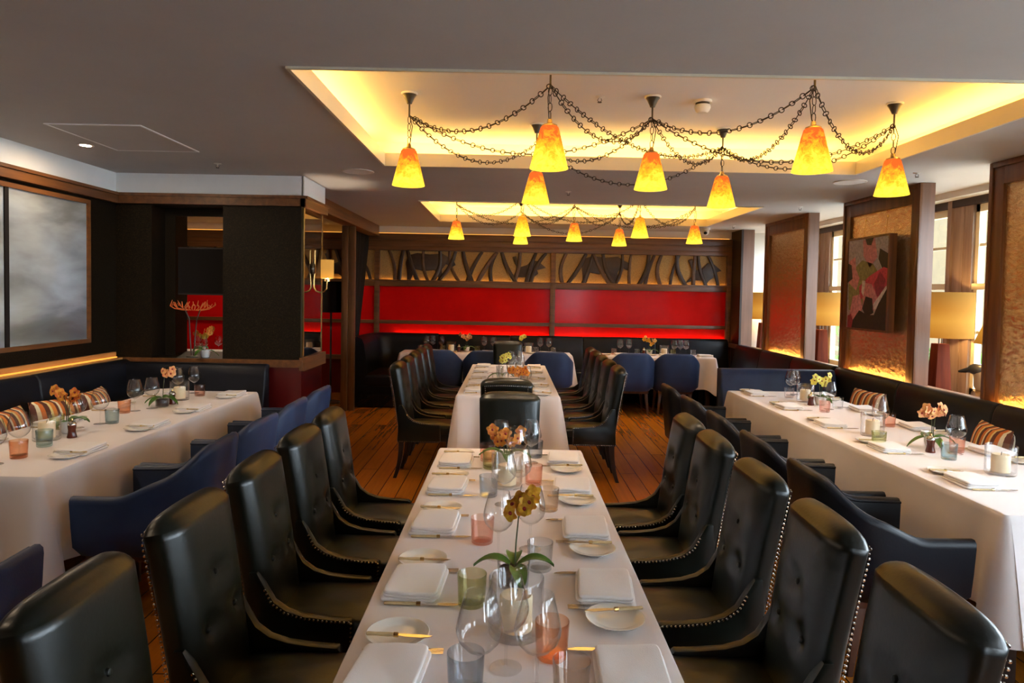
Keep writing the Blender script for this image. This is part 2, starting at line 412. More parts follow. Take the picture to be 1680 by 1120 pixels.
# ------------------------------------------------------------------ room shell
CZ = 2.70; RZ = 2.95
XL, XR, YB, YF = -3.66, 4.4, 11.0, -2.6
XH = -6.5   # far side of the neighbouring room
def shell():
    struct('floor', M().box(-6.6, 4.6, YF-.1, 12.2, -.08, 0), MT['floor'], 'glossy brown oak plank floor running the length of the room', 'floor')
    cf = M()
    def slab(x0, x1, y0, y1): cf.box(x0, x1, y0, y1, CZ, CZ+.04)
    A = (-1.07, 2.85, 3.23, 5.69); B = (-1.07, 2.88, 7.84, 10.08)
    x0, x1 = -6.6, 4.6
    slab(x0, x1, YF-.1, A[2]); slab(x0, A[0], A[2], A[3]); slab(A[1], x1, A[2], A[3])
    slab(x0, x1, A[3], B[2]); slab(x0, B[0], B[2], B[3]); slab(B[1], x1, B[2], B[3]); slab(x0, x1, B[3], 12.2)
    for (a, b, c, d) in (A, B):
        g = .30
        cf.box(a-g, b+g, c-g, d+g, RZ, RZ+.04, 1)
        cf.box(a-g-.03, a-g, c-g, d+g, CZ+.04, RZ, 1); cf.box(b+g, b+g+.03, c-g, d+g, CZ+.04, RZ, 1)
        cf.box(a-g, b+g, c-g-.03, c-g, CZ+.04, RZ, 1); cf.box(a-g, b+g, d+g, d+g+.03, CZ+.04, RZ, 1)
    struct('ceiling', cf, [MT['ceil'], MT['cofferlit']], 'pale plaster ceiling with two long recessed lighting coffers', 'ceiling')
    for i, (a, b, c, d) in enumerate((A, B)):
        t = M(); h = .055; w = .018
        z0, z1 = CZ-.012, CZ+.04+h
        t.box(a, a+w, c, d, z0, z1); t.box(b-w, b, c, d, z0, z1)
        t.box(a+w, b-w, c, c+w, z0, z1); t.box(a+w, b-w, d-w, d, z0, z1)
        struct('trim_%d' % (i+1), t, MT['lip'], 'glossy cream lip around the %s ceiling coffer' % ('near', 'far')[i], 'ceiling trim')
        for side, bx in (('short', (a-.20, a-.16, c+.05, d-.05)), ('short', (b+.16, b+.20, c+.05, d-.05)), ('long', (a+.05, b-.05, d+.16, d+.20)), ('long', (a+.05, b-.05, c-.20, c-.16))):
            l = M().box(bx[0], bx[1], bx[2], bx[3], CZ+.04, CZ+.055).obj('cove_light_strip', MT['ledcove'])
            where = {0: 'picture-side edge', 1: 'window-side edge', 2: 'far edge', 3: 'front edge'}[[(a-.20), (b+.16), (a+.05), (a+.05)].index(bx[0]) if bx[2] != c-.20 else 3]
            tag(l, 'warm yellow light strip hidden on the %s of the %s coffer' % (where, ('near', 'far')[i]), 'light strip', 'cove lights')
    # left wall
    w = M().box(XL-.1, XL, YF, 6.35, 0, CZ)
    struct('wall_left', w, MT['wallspeck'], 'dark speckled bronze plaster wall holding the misty panels', 'wall')
    struct('trim_3', M().box(XL, XL+.012, YF, 6.35, 2.515, CZ).box(XL, -1.93, 6.338, 6.35, 2.515, CZ).box(-1.94, -1.918, 6.338, 7.05, 2.515, CZ), MT['frieze'], 'pale painted frieze band above the dark wall cornice', 'frieze')
    cr = M()
    cr.box(XL, XL+.05, YF, 6.35, 2.42, 2.515); cr.box(XL, XL+.065, YF, 6.35, 2.49, 2.515)
    cr.box(XL, -1.90, 6.30, 6.35, 2.42, 2.515); cr.box(XL, -1.89, 6.285, 6.35, 2.49, 2.515)
    cr.box(-1.94, -1.89, 6.30, 7.06, 2.42, 2.515); cr.box(-1.94, -1.875, 6.30, 7.06, 2.49, 2.515)
    struct('trim_4', cr, MT['woody'], 'dark wood cornice along the picture wall and corner block', 'cornice')
    # front wall behind the camera, with three windows
    fw = M()
    zs0, zs1 = .85, 2.35
    xs = [(1.9, 2.6)]
    fw.box(-5, 4.6, YF-.1, YF, 0, zs0); fw.box(-5, 4.6, YF-.1, YF, zs1, CZ)
    px = -5
    for a, b in xs: fw.box(px, a, YF-.1, YF, zs0, zs1); px = b
    fw.box(px, 4.6, YF-.1, YF, zs0, zs1)
    struct('wall_front', fw, MT['woodx'], 'dark timber end wall with one daylight window behind the viewpoint', 'wall')
    # back wall and everything of the far room
    struct('wall_back', M().box(-6.6, 4.5, YB+.05, YB+.15, 0, CZ), MT['cream'], 'far end wall behind the red and timber panelling', 'wall')
    struct('wall_hall', M().box(XH-.1, XH, 6.35, YB+.05, 0, CZ).box(XH, XL, 6.35, 6.45, 0, CZ).box(XL-.1, XL, 6.35, 6.45, 0, CZ), MT['darkred'], 'dark wall of the neighbouring room behind the corner block', 'wall')
    # header beam over the opening
    struct('trim_5', M().box(-2.26, -2.12, 7.05, YB, 2.555, CZ).box(-2.28, -2.10, 7.05, YB, 2.53, 2.56), MT['woody'], 'brown timber header beam above the curtained opening', 'beam', bevel=.004)
    # corner block with its niche
    c = M()
    nx0, nx1, nz0, nz1, nd = -3.33, -2.67, 1.00, 2.413, 6.60
    y0, y1 = 6.35, 7.05
    c.box(XL, nx0, y0, y1, .95, 2.42); c.box(nx1, -1.945, y0, y1, .95, 2.42)
    c.box(nx0, nx1, y0, y1, .95, nz0); c.box(nx0, nx1, y0, y1, nz1, CZ)
    c.box(nx0, nx0+.10, nd, nd+.02, nz0, nz1); c.box(nx0+.10, nx1, nd, nd+.02, 2.34, nz1)
    c.box(XL, nx0, y0, y1, 2.42, CZ); c.box(nx1, -1.945, y0, y1, 2.42, CZ)
    struct('wall_corner_block', c, MT['wallspeck'], 'dark speckled corner block with a tall niche cut into it', 'wall')
    struct('trim_6', M().box(XL, -1.94, 6.36, 7.05, 0, .95), MT['darkred'], 'dark red lacquered base under the corner block', 'wall base')
    struct('trim_7', M().box(-1.95, -1.90, 6.33, 7.06, .90, 1.02).box(XL, -1.92, 6.32, 6.36, .93, 1.0), MT['woody'], 'dark wood sill rail around the corner block', 'rail')
shell()

# niche mirror and side mirror
t = thing('niche_panel', 'black patterned panel hanging across the opening in the niche', 'panel', (-2.945, 6.62, 1.0))
M().box(-.27, .27, 0, .02, .60, 1.03).obj('board', MT['black'], t); M().box(-.27, .27, -.004, .024, 1.03, 1.045).obj('edge_rail', MT['ebony'], t); M().box(-.27, .27, -.004, .024, .585, .60).obj('edge_rail', MT['ebony'], t)
t = thing('wall_mirror', 'tall narrow mirror on the side of the corner block', 'mirror', (-1.94, 6.4, 1.03))
M().box(-.004, .008, .0, .60, 0, 1.385).obj('glass', MT['mirror'], t)
M().box(-.004, .014, -.012, .0, 0, 1.39).box(-.004, .014, .60, .612, 0, 1.39).obj('edge_trim', MT['brass'], t)

# sconce on the mirror
t = thing('wall_sconce', 'brass wall sconce with glowing yellow shade on the narrow mirror', 'sconce', (-1.93, 6.68, 1.64))
M().lathe([(0, -.02), (.05, -.015), (.055, 0), (.045, .012), (0, .014)], 16).xf(Matrix.Translation((.012, 0, .22)) @ Matrix.Rotation(pi/2, 4, 'Y')).obj('backplate', MT['bronze'], t)
M().tube([(.02, 0, .40), (.02, 0, .30), (.02, 0, .2), (.012, 0, .1), (.012, 0, .04), (.03, 0, .005), (.07, 0, -.01), (.11, 0, .0), (.135, 0, .03), (.14, 0, .10)], .007, 8).obj('arm', MT['brass'], t)
sh = M().lathe([(.062, .13), (.062, .31), (.058, .31), (.058, .13)], 24, close=True).obj('lamp_shade', MT['drumhot'], t); sh.location = (.14, 0, 0)
M().lathe([(.03, .10), (.03, .125), (.012, .13), (0, .13)], 14, c=(.14, 0, 0)).obj('lamp_holder', MT['brass'], t)
M().lathe([(0, .15), (.022, .165), (.022, .2), (0, .225)], 12, c=(.14, 0, 0)).obj('bulb', MT['bulb'], t)

# misty two-pane picture
t = thing('misty_picture', 'large two-pane misty grey landscape panel in slim dark frame', 'picture', (XL, 4.93, 1.2))
M().box(0, .025, .025, .94, .0, 1.155).obj('pane', MT['mist'], t)
M().box(0, .025, -1.6, -.015, .0, 1.155).obj('pane', MT['mist'], t)
f = M(); f.box(0, .04, -1.64, .98, -.035, 0).box(0, .04, -1.64, .98, 1.155, 1.19).box(0, .04, .94, .98, 0, 1.155).box(0, .04, -1.64, -1.6, 0, 1.155)
f.obj('frame', MT['woody'], t); M().box(0, .035, -.015, .025, 0, 1.155).obj('divider', MT['black'], t)
# ledge light behind the left banquette
t = tag(M().box(XL, XL+.09, YF, 6.3, .955, 1.0).box(XL, XL+.03, YF, 6.3, 1.0, 1.05).obj('wall_ledge', MT['ledgewood']), 'orange-lit wooden ledge running above the picture-side banquette', 'ledge')
tag(M().box(XL+.035, XL+.05, YF, 6.28, 1.001, 1.010).obj('ledge_light_strip', MT['ledgel']), 'thin warm light strip on the ledge below the misty panels', 'light strip')

# ------------------------------------------------------------------ back wall panelling
def back():
    X0, XM0, XM1, X1 = -2.10, .64, .72, 3.47
    L = M()
    for (z0, z1, d) in ((2.475, 2.578, .06), (2.385, 2.475, .045), (2.312, 2.385, .06), (1.735, 1.815, .055), (1.135, 1.19, .05), (.55, .62, .04)):
        L.box(-6.5, 3.56, YB-d, YB+.05, z0, z1)
    for x0, x1 in ((-4.4, -4.3), (-2.18, X0), (XM0, XM1), (X1, 3.56)): L.box(x0, x1, YB-.058, YB+.05, .05, 2.32)
    L.box(-6.4, X1, YB-.058, YB-.048, 1.815, 1.842)
    struct('trim_8', L, MT['woodx'], 'brown timber rails and stiles of the end wall panelling', 'panelling', bevel=.004)
    names = [((XH+.1, -2.18), 'seen through the curtained opening'), ((X0, XM0), 'on the curtain-side half of the end wall'), ((XM1, X1), 'on the window-side half of the end wall')]
    tag(M().box(-6.4, 3.5, YB-.03, YB-.01, 2.579, 2.588).obj('cornice_light_strip', MT['ledgel']), 'warm light strip on top of the end wall panelling', 'light strip')
    struct('trim_11', M().box(-6.4, 3.5, YB, YB+.05, 0, .56), MT['darkred'], 'dark red base boarding at the foot of the end wall', 'base boarding')
    for (a, b), w in names:
        tag(M().box(a, b, YB, YB+.04, 1.19, 1.735).obj('red_panel', MT['redgloss']), 'glossy red lacquer panel ' + w, 'wall panel', 'upper red panels')
        tag(M().box(a, b, YB, YB+.04, .62, 1.135).obj('red_panel', MT['redgloss']), 'low red lacquer strip panel below the rail ' + w, 'wall panel', 'lower red panels')
        if a > XH+1: t = tag(M().box(max(a+.03, -1.85), b-.03, YB-.035, YB-.02, .94, .95).obj('panel_light_strip', MT['ledsoft']), 'amber light strip washing the red wall ' + w, 'light strip', 'red wall light strips')
        r2 = random.Random(int(a*10)+50)
        t = thing('carved_frieze', 'carved frieze of dark tree trunks and animals ' + w, 'wall carving', ((a+b)/2, YB, 1.815))
        hw = (b-a)/2; H = .497
        M().box(-hw, hw, .02, .045, 0, H).obj('backboard', MT['grain'], t)
        M().box(-hw+.02, hw-.02, .0, .012, .001, .006).obj('light_strip', MT['ledfrieze'], t)
        n = 15
        for k in range(n):
            x = -hw + .1 + (2*hw-.2)*(k+.5)/n + r2.uniform(-.05, .05)
            ln = r2.uniform(-.30, .30); c = r2.uniform(-.06, .06); r = r2.uniform(.022, .036)
            pts = []
            for q in range(9):
                u = q/8; pts.append((x + ln*(u-.5) + c*sin(pi*u), r2.uniform(-.001, .001) - .01 - (.012 if k % 2 else 0), u*H))
            tr = M().tube(pts, [r*(1.15-.3*q/8) for q in range(9)], 8)
            tr.v = [(p[0], p[1]*.5-.004, min(max(p[2], .002), H-.002)) for p in tr.v]
            tr.obj('trunk', MT['bark'] if k % 3 else MT['trunkbrown'], t)
        def sil(pts, name, dx, sc=1):
            pr = M().prism([(dx+p[0]*sc, p[1]*sc) for p in pts], 1, -.012, .015)
            pr.obj(name, MT['bark'], t, bevel=.002)
        cow = [(-.36,.02),(-.30,.02),(-.24,.20),(-.10,.17),(.08,.19),(.16,.04),(.21,.02),(.20,.20),(.26,.29),(.36,.24),(.42,.28),(.38,.36),(.30,.40),(.20,.46),(0,.44),(-.2,.46),(-.34,.42),(-.38,.3),(-.36,.15)]
        bird = [(-.30,.05),(-.16,.10),(-.04,.10),(.04,.04),(.08,.10),(.16,.16),(.14,.22),(.28,.26),(.16,.36),(.05,.38),(-.02,.30),(-.14,.26),(-.20,.44),(-.26,.42),(-.18,.24),(-.2,.16)]
        if hw > 1.2: 
            sil(cow, 'carved_cow', -hw*.42); sil(bird, 'carved_bird', hw*.74)
back()

# ------------------------------------------------------------------ right side: gilded screens, sill, windows
def screens():
    piers = [(3.79, 5.18), (6.05, 7.44), (8.31, 9.72)]
    words = {0: 'nearest gilded wall screen, at the edge of the view', 1: 'gilded wall screen in dark wood frame carrying the painting', 2: 'far gilded wall screen between the two farther lamps'}
    for i, (a, b) in enumerate(piers):
        t = thing('gilded_screen', words[i], 'wall screen', (3.6, (a+b)/2, 0), 0, 'gilded wall screens')
        h = (b-a)/2; z0 = .90; z1 = CZ-.001
        M().box(.0, .022, -h, -h+.035, z0, z1).box(0, .022, h-.035, h, z0, z1).box(0, .022, -h+.035, h-.035, z1-.04, z1).obj('outer_frame', MT['woodz'], t, bevel=.003)
        M().box(.012, .05, -h+.03, -h+.14, z0, z1-.04).box(.012, .05, h-.14, h-.03, z0, z1-.04).box(.012, .05, -h+.14, h-.14, z1-.17, z1-.04).obj('inner_frame', MT['woodz'], t, bevel=.002)
        M().box(.035, .055, -h+.14, h-.14, z0, z1-.17).obj('gilt_panel', MT['gold'], t)
        M().box(.022, .135, -h, -h+.03, z0, z1).box(.022, .135, h-.03, h, z0, z1).box(.05, .135, -h+.03, h-.03, z0, z1).obj('oak_backing', MT['postwood'], t)
    t = thing('timber_post', 'slim timber post where the end wall meets the windows', 'post', (3.6, 10.52, 0))
    M().box(-.03, .14, 0, .48, .9, CZ-.001).obj('oak_face', MT['postwood'], t); M().box(-.06, -.03, -.005, .48, .9, CZ-.001).obj('dark_edge', MT['ebony'], t)
    struct('sill_ledge', M().box(3.50, 3.76, YF, YB, .86, .90).box(3.50, 3.56, YF, YB, .90, .925).box(3.74, 3.76, YF, YB, .76, .86).box(3.76, XR, YF, YB, .72, .76), MT['postwood'], 'long wooden sill ledge below the gilded screens and windows', 'sill', bevel=.003)
    struct('wall_sill', M().box(3.58, 3.74, YF, YB, 0, .86).box(3.74, XR, YF, YB, 0, .72), MT['ebony'], 'low wall under the window sill behind the banquette', 'wall')
    for (a, b) in piers:
        w = {3.79: 'nearest gilded screen', 6.05: 'screen with the painting', 8.31: 'far gilded screen'}[a]
        tag(M().box(3.575, 3.588, a+.12, b-.12, .901, .907).obj('screen_light_strip', MT['ledfrieze']), 'amber light strip at the foot of the ' + w, 'light strip', 'screen light strips')
    # windows
    ys = [-2.6, -.6, 1.2, 3.55, 6.44, 9.32, 12.0]
    bw = .34
    wall = M(); wall.box(XR, XR+.1, YF, 12.2, 0, .76); wall.box(XR, XR+.1, YF, 12.2, 2.62, CZ)
    wall.box(XR-.22, XR, YF, 11.0, 2.64, CZ)
    struct('wall_right', wall, MT['cream'], 'window wall with pale head and low base', 'wall')
    brd = M()
    for y in ys[1:-1]:
        brd.box(XR-.06, XR+.06, y, y+bw, .76, 2.64); brd.box(XR-.085, XR-.06, y+bw-.06, y+bw, .76, 2.64)
        brd.box(XR-.067, XR-.06, y+.12, y+.135, .76, 2.64)
    struct('trim_9', brd, MT['oakpale'], 'weathered oak boards between the sash windows', 'mullion')
    struct('trim_10', M().box(XR-.08, XR+.02, YF, 11.0, 2.57, 2.64), MT['ebony'], 'dark wood head rail above the sash windows', 'rail')
    for i in range(len(ys)-1):
        a = ys[i] + (bw if i else 0); b = ys[i+1]
        fr = M(); x0, x1 = XR-.03, XR+.03; f = .05
        fr.box(x0, x1, a, a+f, .76, 2.57); fr.box(x0, x1, b-f, b, .76, 2.57); fr.box(x0, x1, a, b, .76, .84); fr.box(x0, x1, a, b, 2.50, 2.57)
        fr.box(x0-.02, x1, a, b, 1.77, 1.83)
        nb = max(2, round((b-a)/.42))
        for k in range(1, nb):
            y = a + (b-a)*k/nb; fr.box(x0+.012, x1-.012, y-.013, y+.013, .84, 2.5)
        for z in (1.37, 2.19): fr.box(x0+.012, x1-.012, a, b, z-.013, z+.013)
        w = thing('window_%d' % (i+1), 'sash window number %d along the window wall' % (i+1), 'window'); w['kind'] = 'structure'
        w['label'] = ['sash window beside the end wall behind the viewpoint', 'second sash window behind the viewpoint', 'sash window beside the viewpoint', 'tall sash window behind the nearest lamp and duck', 'tall sash window behind the second lamp from the front', 'sash window nearest the red end wall'][i]
        fo = fr.obj('sash_frame', MT['sash'], w); M().box(XR-.002, XR+.002, a+f, b-f, .84, 2.5).obj('glass_pane', MT['g_pane'], fo)
    for i, (a, b) in enumerate([(1.9, 2.6)]):
        w = thing('window_%d' % (i+7), ['window at the window side of the wall behind the viewpoint'][i], 'window'); w['kind'] = 'structure'
        fr = M(); y0, y1 = YF-.08, YF-.03
        fr.box(a, a+.05, y0, y1, .85, 2.35).box(b-.05, b, y0, y1, .85, 2.35).box(a, b, y0, y1, .85, .92).box(a, b, y0, y1, 2.28, 2.35).box(a, b, y0, y1, 1.57, 1.63)
        for k in (1,): x = a+(b-a)*k/2; fr.box(x-.015, x+.015, y0, y1, .9, 2.3)
        fo = fr.obj('sash_frame', MT['sash'], w); M().box(a+.05, b-.05, YF-.057, YF-.053, .92, 2.28).obj('glass_pane', MT['g_pane'], fo)
    # outside
    struct('ground_outside', M().box(-12, 30, -30, 40, -.5, -.4), MT['pave'], 'pale paved street outside the windows', 'street')
    b = M().box(9.5, 10, 9.0, 34, -.4, 4.1)
    struct('building_outside', b, MT['stucco'], 'pale yellow rendered facade across the street', 'building')
    hd = M(); r3 = random.Random(3)
    for k in range(700):
        c = Vector((r3.uniform(5.0, 5.7), r3.uniform(2, 12.5), r3.uniform(-.3, 1.35))); s = r3.uniform(.06, .13)
        q = Quaternion((r3.uniform(-1,1), r3.uniform(-1,1), r3.uniform(-1,1), r3.uniform(-1,1))).normalized()
        hd.add([c+q@Vector(p)*s for p in ((-1,0,0),(0,-.5,.15),(1,0,0),(0,.5,.15))], [(0,1,2,3)])
    tag(hd.obj('hedge', MT['hedge']), 'clipped green hedge outside the windows', 'hedge', kind='stuff')
screens()

# ------------------------------------------------------------------ window lamps, duck, painting
def lamps():
    def lamp(loc, label, cone=False):
        t = thing('table_lamp', label, 'lamp', loc, 0, 'lamps on the window sill')
        M().prism([(-.085, -.085), (.085, -.085), (.085, .085), (-.085, .085)], 2, -.14, -.13).obj('foot', MT['bronze'], t)
        rr = [[(sx*w, sy*w, z) for sx, sy in ((-1,-1),(1,-1),(1,1),(-1,1))] for w, z in ((.078, -.13), (.054, .36))]
        M().loft(rr).obj('base', MT['lampwood'], t, bevel=.004)
        M().tube([(-.035, -.035, .36), (-.035, -.035, .47)], .006, 6).tube([(.035, .035, .36), (.035, .035, .47)], .006, 6).tube([(-.05, -.05, .46), (.05, .05, .46)], .005, 6).obj('stand_rod', MT['bronze'], t)
        R0, R1 = (.30, .14) if cone else (.262, .262)
        sh = M().lathe([(R0, -.21), (R1, .21), (R1-.004, .21), (R0-.004, -.21)], 40, close=True).obj('lamp_shade', MT['drum'], t); sh.location = (0, 0, .63)
        M().lathe([(0, -.02), (.035, 0), (.04, .035), (.02, .075), (0, .08)], 14, c=(0, 0, .55)).obj('bulb', MT['lampbulb'], t)
        M().box(-.262*(R0/.262)+.005, .262*(R0/.262)-.005, -.004, .004, .43, .437).tube([(0, 0, .46), (0, 0, .545)], .008, 6).obj('harp', MT['bronze'], t)
        return t
    lamp((4.04, 6.38, .90), 'drum-shade table lamp in the window beside the painting')
    lamp((4.04, 8.83, .90), 'drum-shade table lamp between the painting screen and far screen')
    lamp((4.04, 11.02-.15, .90), 'farthest drum-shade table lamp beside the timber post')
    lamp((4.06, 5.42, .90), 'cone-shaded table lamp mostly hidden behind the nearest screen', cone=True)
    # duck
    t = thing('duck_decoy', 'painted wooden duck decoy standing on the window sill', 'ornament', (4.08, 5.60, .76), pi-.25); t.scale = (1.35,)*3
    body = M()
    rings = []
    for k in range(13):
        u = k/12; x = -.2+.36*u; r = .075*sqrt(max(.001, 1-((u-.55)/.56)**2)); z = .075 + .02*(1-u)**2
        rings.append([(x, r*cos(2*pi*j/16), z + r*.95*sin(2*pi*j/16)) for j in range(16)])
    MT['duckb'] = pbr('duck_body_paint', (.24, .13, .05), .35, var=.5, scale=14)
    MT['duckh'] = pbr('duck_head_paint', (.045, .045, .04), .3, var=.5, scale=10)
    MT['duckc'] = pbr('duck_cheek_paint', (.55, .42, .25), .4)
    body.loft(rings).obj('body', MT['duckb'], t)
    M().tube([(.07, 0, .1), (.12, 0, .16), (.125, 0, .21), (.135, 0, .235)], [.055, .042, .036, .034], 12).obj('neck', MT['duckc'], t)
    hb = M(); rr = []
    for k in range(9):
        a = pi*k/8; rr.append([(.145-.052*cos(a), .036*sin(a)*cos(2*pi*j/12), .25+.036*sin(a)*sin(2*pi*j/12)) for j in range(12)])
    hb.loft(rr).obj('head', MT['duckh'], t)
    M().tube([(.185, 0, .245), (.215, 0, .238), (.245, 0, .232)], [.018, .013, .006], 8).obj('bill', MT['black'], t)
    M().tube([(-.17, 0, .1), (-.24, 0, .13)], [.04, .01], 8).obj('tail', MT['duckh'], t)
    # painting hung by two wires on the second screen
    t = thing('framed_painting', 'tall abstract painting of pink, green and black shapes', 'painting', (3.52, 6.745, 1.35))
    h = .40; H = .93
    M().box(-.01, .06, -h, -h+.02, 0, H).box(-.01, .06, h-.02, h, 0, H).box(-.01, .06, -h+.02, h-.02, 0, .02).box(-.01, .06, -h+.02, h-.02, H-.02, H).box(.05, .06, -h+.02, h-.02, .02, H-.02).obj('frame', MT['woodz'], t)
    for y in (-.2, .2): M().tube([(.06, y, H), (.075, y, H+.17)], .0025, 5).tube([(.075, y, H+.17), (.075, y, H+.19)], .008, 6).obj('hanging_wire', MT['brass'], t)
    cols = [(.42, .38, .40), (.62, .24, .24), (.28, .27, .09), (.55, .05, .09), (.02, .015, .015), (.10, .03, .025), (.70, .60, .55), (.30, .02, .05)]
    pm = [pbr('paint_tone_%d' % i, c, .55, var=.35, scale=30, bump=.2, bscale=80) for i, c in enumerate(cols)]
    cv = M(); cv.box(0, .05, -h+.02, h-.02, .02, H-.02, 0)
    # far edge of canvas is +y
    S = [(1, [(.10,.90),(-.12,.91),(-.18,.72),(-.05,.62),(.08,.74)], 1), (4, [(.05,.91),(-.10,.91),(-.06,.84),(.02,.85)], 2), (4, [(-.22,.80),(-.38,.74),(-.38,.58),(-.28,.60),(-.20,.70)], 1),
         (2, [(.30,.60),(.10,.70),(-.10,.66),(-.24,.54),(.0,.42),(.1,.2),(.34,.2),(.36,.45)], 1), (1, [(.36,.70),(.24,.74),(.22,.62),(.14,.52),(.20,.40),(.36,.48)], 2), (4, [(.38,.68),(.31,.66),(.28,.52),(.38,.48)], 3),
         (3, [(-.30,.62),(-.38,.60),(-.38,.32),(-.28,.30),(-.05,.38),(.12,.30),(.14,.44),(-.05,.54)], 3), (7, [(-.24,.58),(-.34,.50),(-.30,.36),(-.20,.34),(-.14,.46)], 4),
         (1, [(.06,.48),(-.10,.46),(-.24,.30),(-.16,.20),(.06,.24)], 4), (6, [(.08,.50),(.02,.49),(.05,.34),(.09,.38)], 5), (1, [(.26,.34),(.12,.36),(.06,.22),(.20,.10),(.33,.08),(.30,.2)], 5),
         (7, [(.35,.14),(.28,.16),(.22,.06),(.24,.02),(.35,.02)], 6), (4, [(.24,.10),(.12,.20),(-.02,.16),(-.16,.16),(-.30,.36),(-.38,.42),(-.38,.02),(.26,.02)], 7), (4, [(.0,.34),(-.12,.32),(-.14,.18),(-.02,.14),(.06,.22)], 8), (6, [(-.14,.26),(-.36,.44),(-.38,.42),(-.17,.20)], 9)]
    for mi, pts, k in S:
        cv.prism([(min(.378, max(-.378, p[0])), p[1]) for p in pts], 0, -.0008*k, 0, mi)
    cv.obj('canvas', pm, t, smooth=False)
lamps()

# ------------------------------------------------------------------ niche contents
def niche():
    t = thing('coral_branch_vase', 'tall thin-stemmed orange coral branches standing in the niche', 'ornament', (-3.0, 6.46, 1.0))
    MT['coral'] = pbr('orange_coral', (.75, .17, .04), .5)
    M().lathe([(0, 0), (.055, 0), (.055, .008), (.02, .014), (0, .014)], 20).obj('foot', MT['bronze'], t)
    for x in (-.012, .012):
        M().tube([(x, 0, .012), (x*2, 0, .2), (x*3, .01, .36), (x*6, 0, .45)], .006, 6).obj('stem', MT['legwood'], t)
    r = random.Random(5)
    b = M()
    for k in range(26):
        x = -.22+.44*(k+.5)/26; z0 = .46+r.uniform(0, .03)
        b.tube([(x, 0, z0), (x+r.uniform(-.03,.03), r.uniform(-.02,.02), z0+r.uniform(.02,.06))], [.006, .003], 5)
        if k % 2 == 0: b.tube([(x*.4, 0, .44), (x*.8, 0, .455), (x, 0, z0)], .004, 5)
    b.obj('coral_tips', MT['coral'], t)
niche()

# ------------------------------------------------------------------ banquettes
def bench(name, label, runs):
    """runs: list of dicts (origin, angle, length, segs): seat faces local +y, back at y=0"""
    t = thing(name, label, 'banquette')
    for (ox, oy, a, L, segs, topz, depth, mat) in runs:
        R = Matrix.Translation((ox, oy, 0)) @ Matrix.Rotation(a, 4, 'Z')
        sl = L/segs
        for k in range(segs):
            x0, x1 = k*sl, (k+1)*sl
            # backrest profile (y,z)
            pr = [(.03, .40), (.22, .42), (.20, .52), (.15, .70), (.125, .86), (.115, topz-.045), (.10, topz-.015), (.075, topz), (.04, topz), (.02, topz-.01)]
            m = M(); rings = []
            for q, f in ((0, .012), (.008, .003), (.02, 0), (sl/2, -.006), (sl-.02, 0), (sl-.008, .003), (sl, .012)):
                rings.append([(x0+q, y-(f if 0 < i < 8 else 0), z-(f*.5 if i > 4 else 0)) for i, (y, z) in enumerate(pr)])
            m.loft(rings).xf(R).obj('back_cushion', mat, t, ang=60)
        m = M().rblob(L/2, (.14+depth)/2, .30, .465, L/2, (depth-.14)/2, e=14, n=48, r=.03, crown=.012).xf(R); m.obj('seat', mat, t, ang=60)
        M().box(0, L, .05, depth-.05, .0, .32).xf(R).obj('plinth', MT['black'], t)
    return t
bench('banquette', 'dark leather L-shaped banquette below the misty panels and niche block', [
    (XL+.05, 6.32, radians(-90), 8.7, 7, .985, .52, MT['navyblack']), (-2.22, 6.33, radians(180), 1.42, 1, .965, .38, MT['navyblack'])])
bench('banquette', 'long dark leather banquette with navy end below the gilded screens', [
    (3.56, YF+.2, radians(90), 9.62, 8, .935, .52, MT['navyblack']), (3.40, 7.17, radians(180), 1.20, 1, .915, .56, MT['navy'])])
bench('banquette', 'dark banquette running below the red end wall and the window corner', [
    (3.48, YB-.06, radians(180), 4.62, 4, .985, .46, MT['navyblack']), (3.56, 7.28, radians(90), 3.1, 3, .94, .50, MT['navyblack'])])
# divider back of navy end
tag(M().box(2.2, 3.42, 7.155, 7.19, .02, .91).obj('banquette_divider', MT['navyblack'], bevel=.01), 'upright panel closing the back of the navy banquette end', 'divider')

def sofa():
    t = thing('corner_sofa', 'black leather sofa end with curved arm beside the dark curtain', 'sofa', (-2.2, 9.7, 0))
    m = M(); rings = []
    # curved high arm/back sweeping from the front to the end wall
    path = [(.02, -.05), (.02, .2), (.02, .5), (.03, .8), (.06, 1.0), (.16, 1.12), (.35, 1.16), (.6, 1.16), (1.07, 1.16)]
    P = [Vector((x, y, 0)) for x, y in path]
    for i, p in enumerate(P):
        d = (P[min(i+1, len(P)-1)]-P[max(i-1, 0)]).normalized(); nrm = Vector((d.y, -d.x, 0))
        sec = [(-.05, .12), (-.055, .95), (-.03, .995), (.03, 1.0), (.09, .97), (.12, .9), (.15, .7), (.17, .45), (.17, .12)]
        rings.append([tuple(p + nrm*o + Vector((0,0,z))) for o, z in sec])
    m.loft(rings).obj('backrest', MT['navyblack'], t, ang=60)
    M().rblob(.55, .42, .30, .47, .44, .50, e=8, n=40, r=.04, crown=.015).obj('seat', MT['navyblack'], t, ang=60)
    M().box(.05, .97, -.06, .9, .17, .31).obj('front_rail', MT['navyblack'], t, bevel=.01)
    fr = M()
    for k in range(60):
        x = .0+.98*k/59; fr.box(x-.006, x+.006, -.072, -.062, .02, .19)
    for k in range(50):
        y = -.06+.95*k/49; fr.box(-.045, -.035, y-.006, y+.006, .02, .19)
    fr.obj('fringe', MT['black'], t)
    return t
sofa()

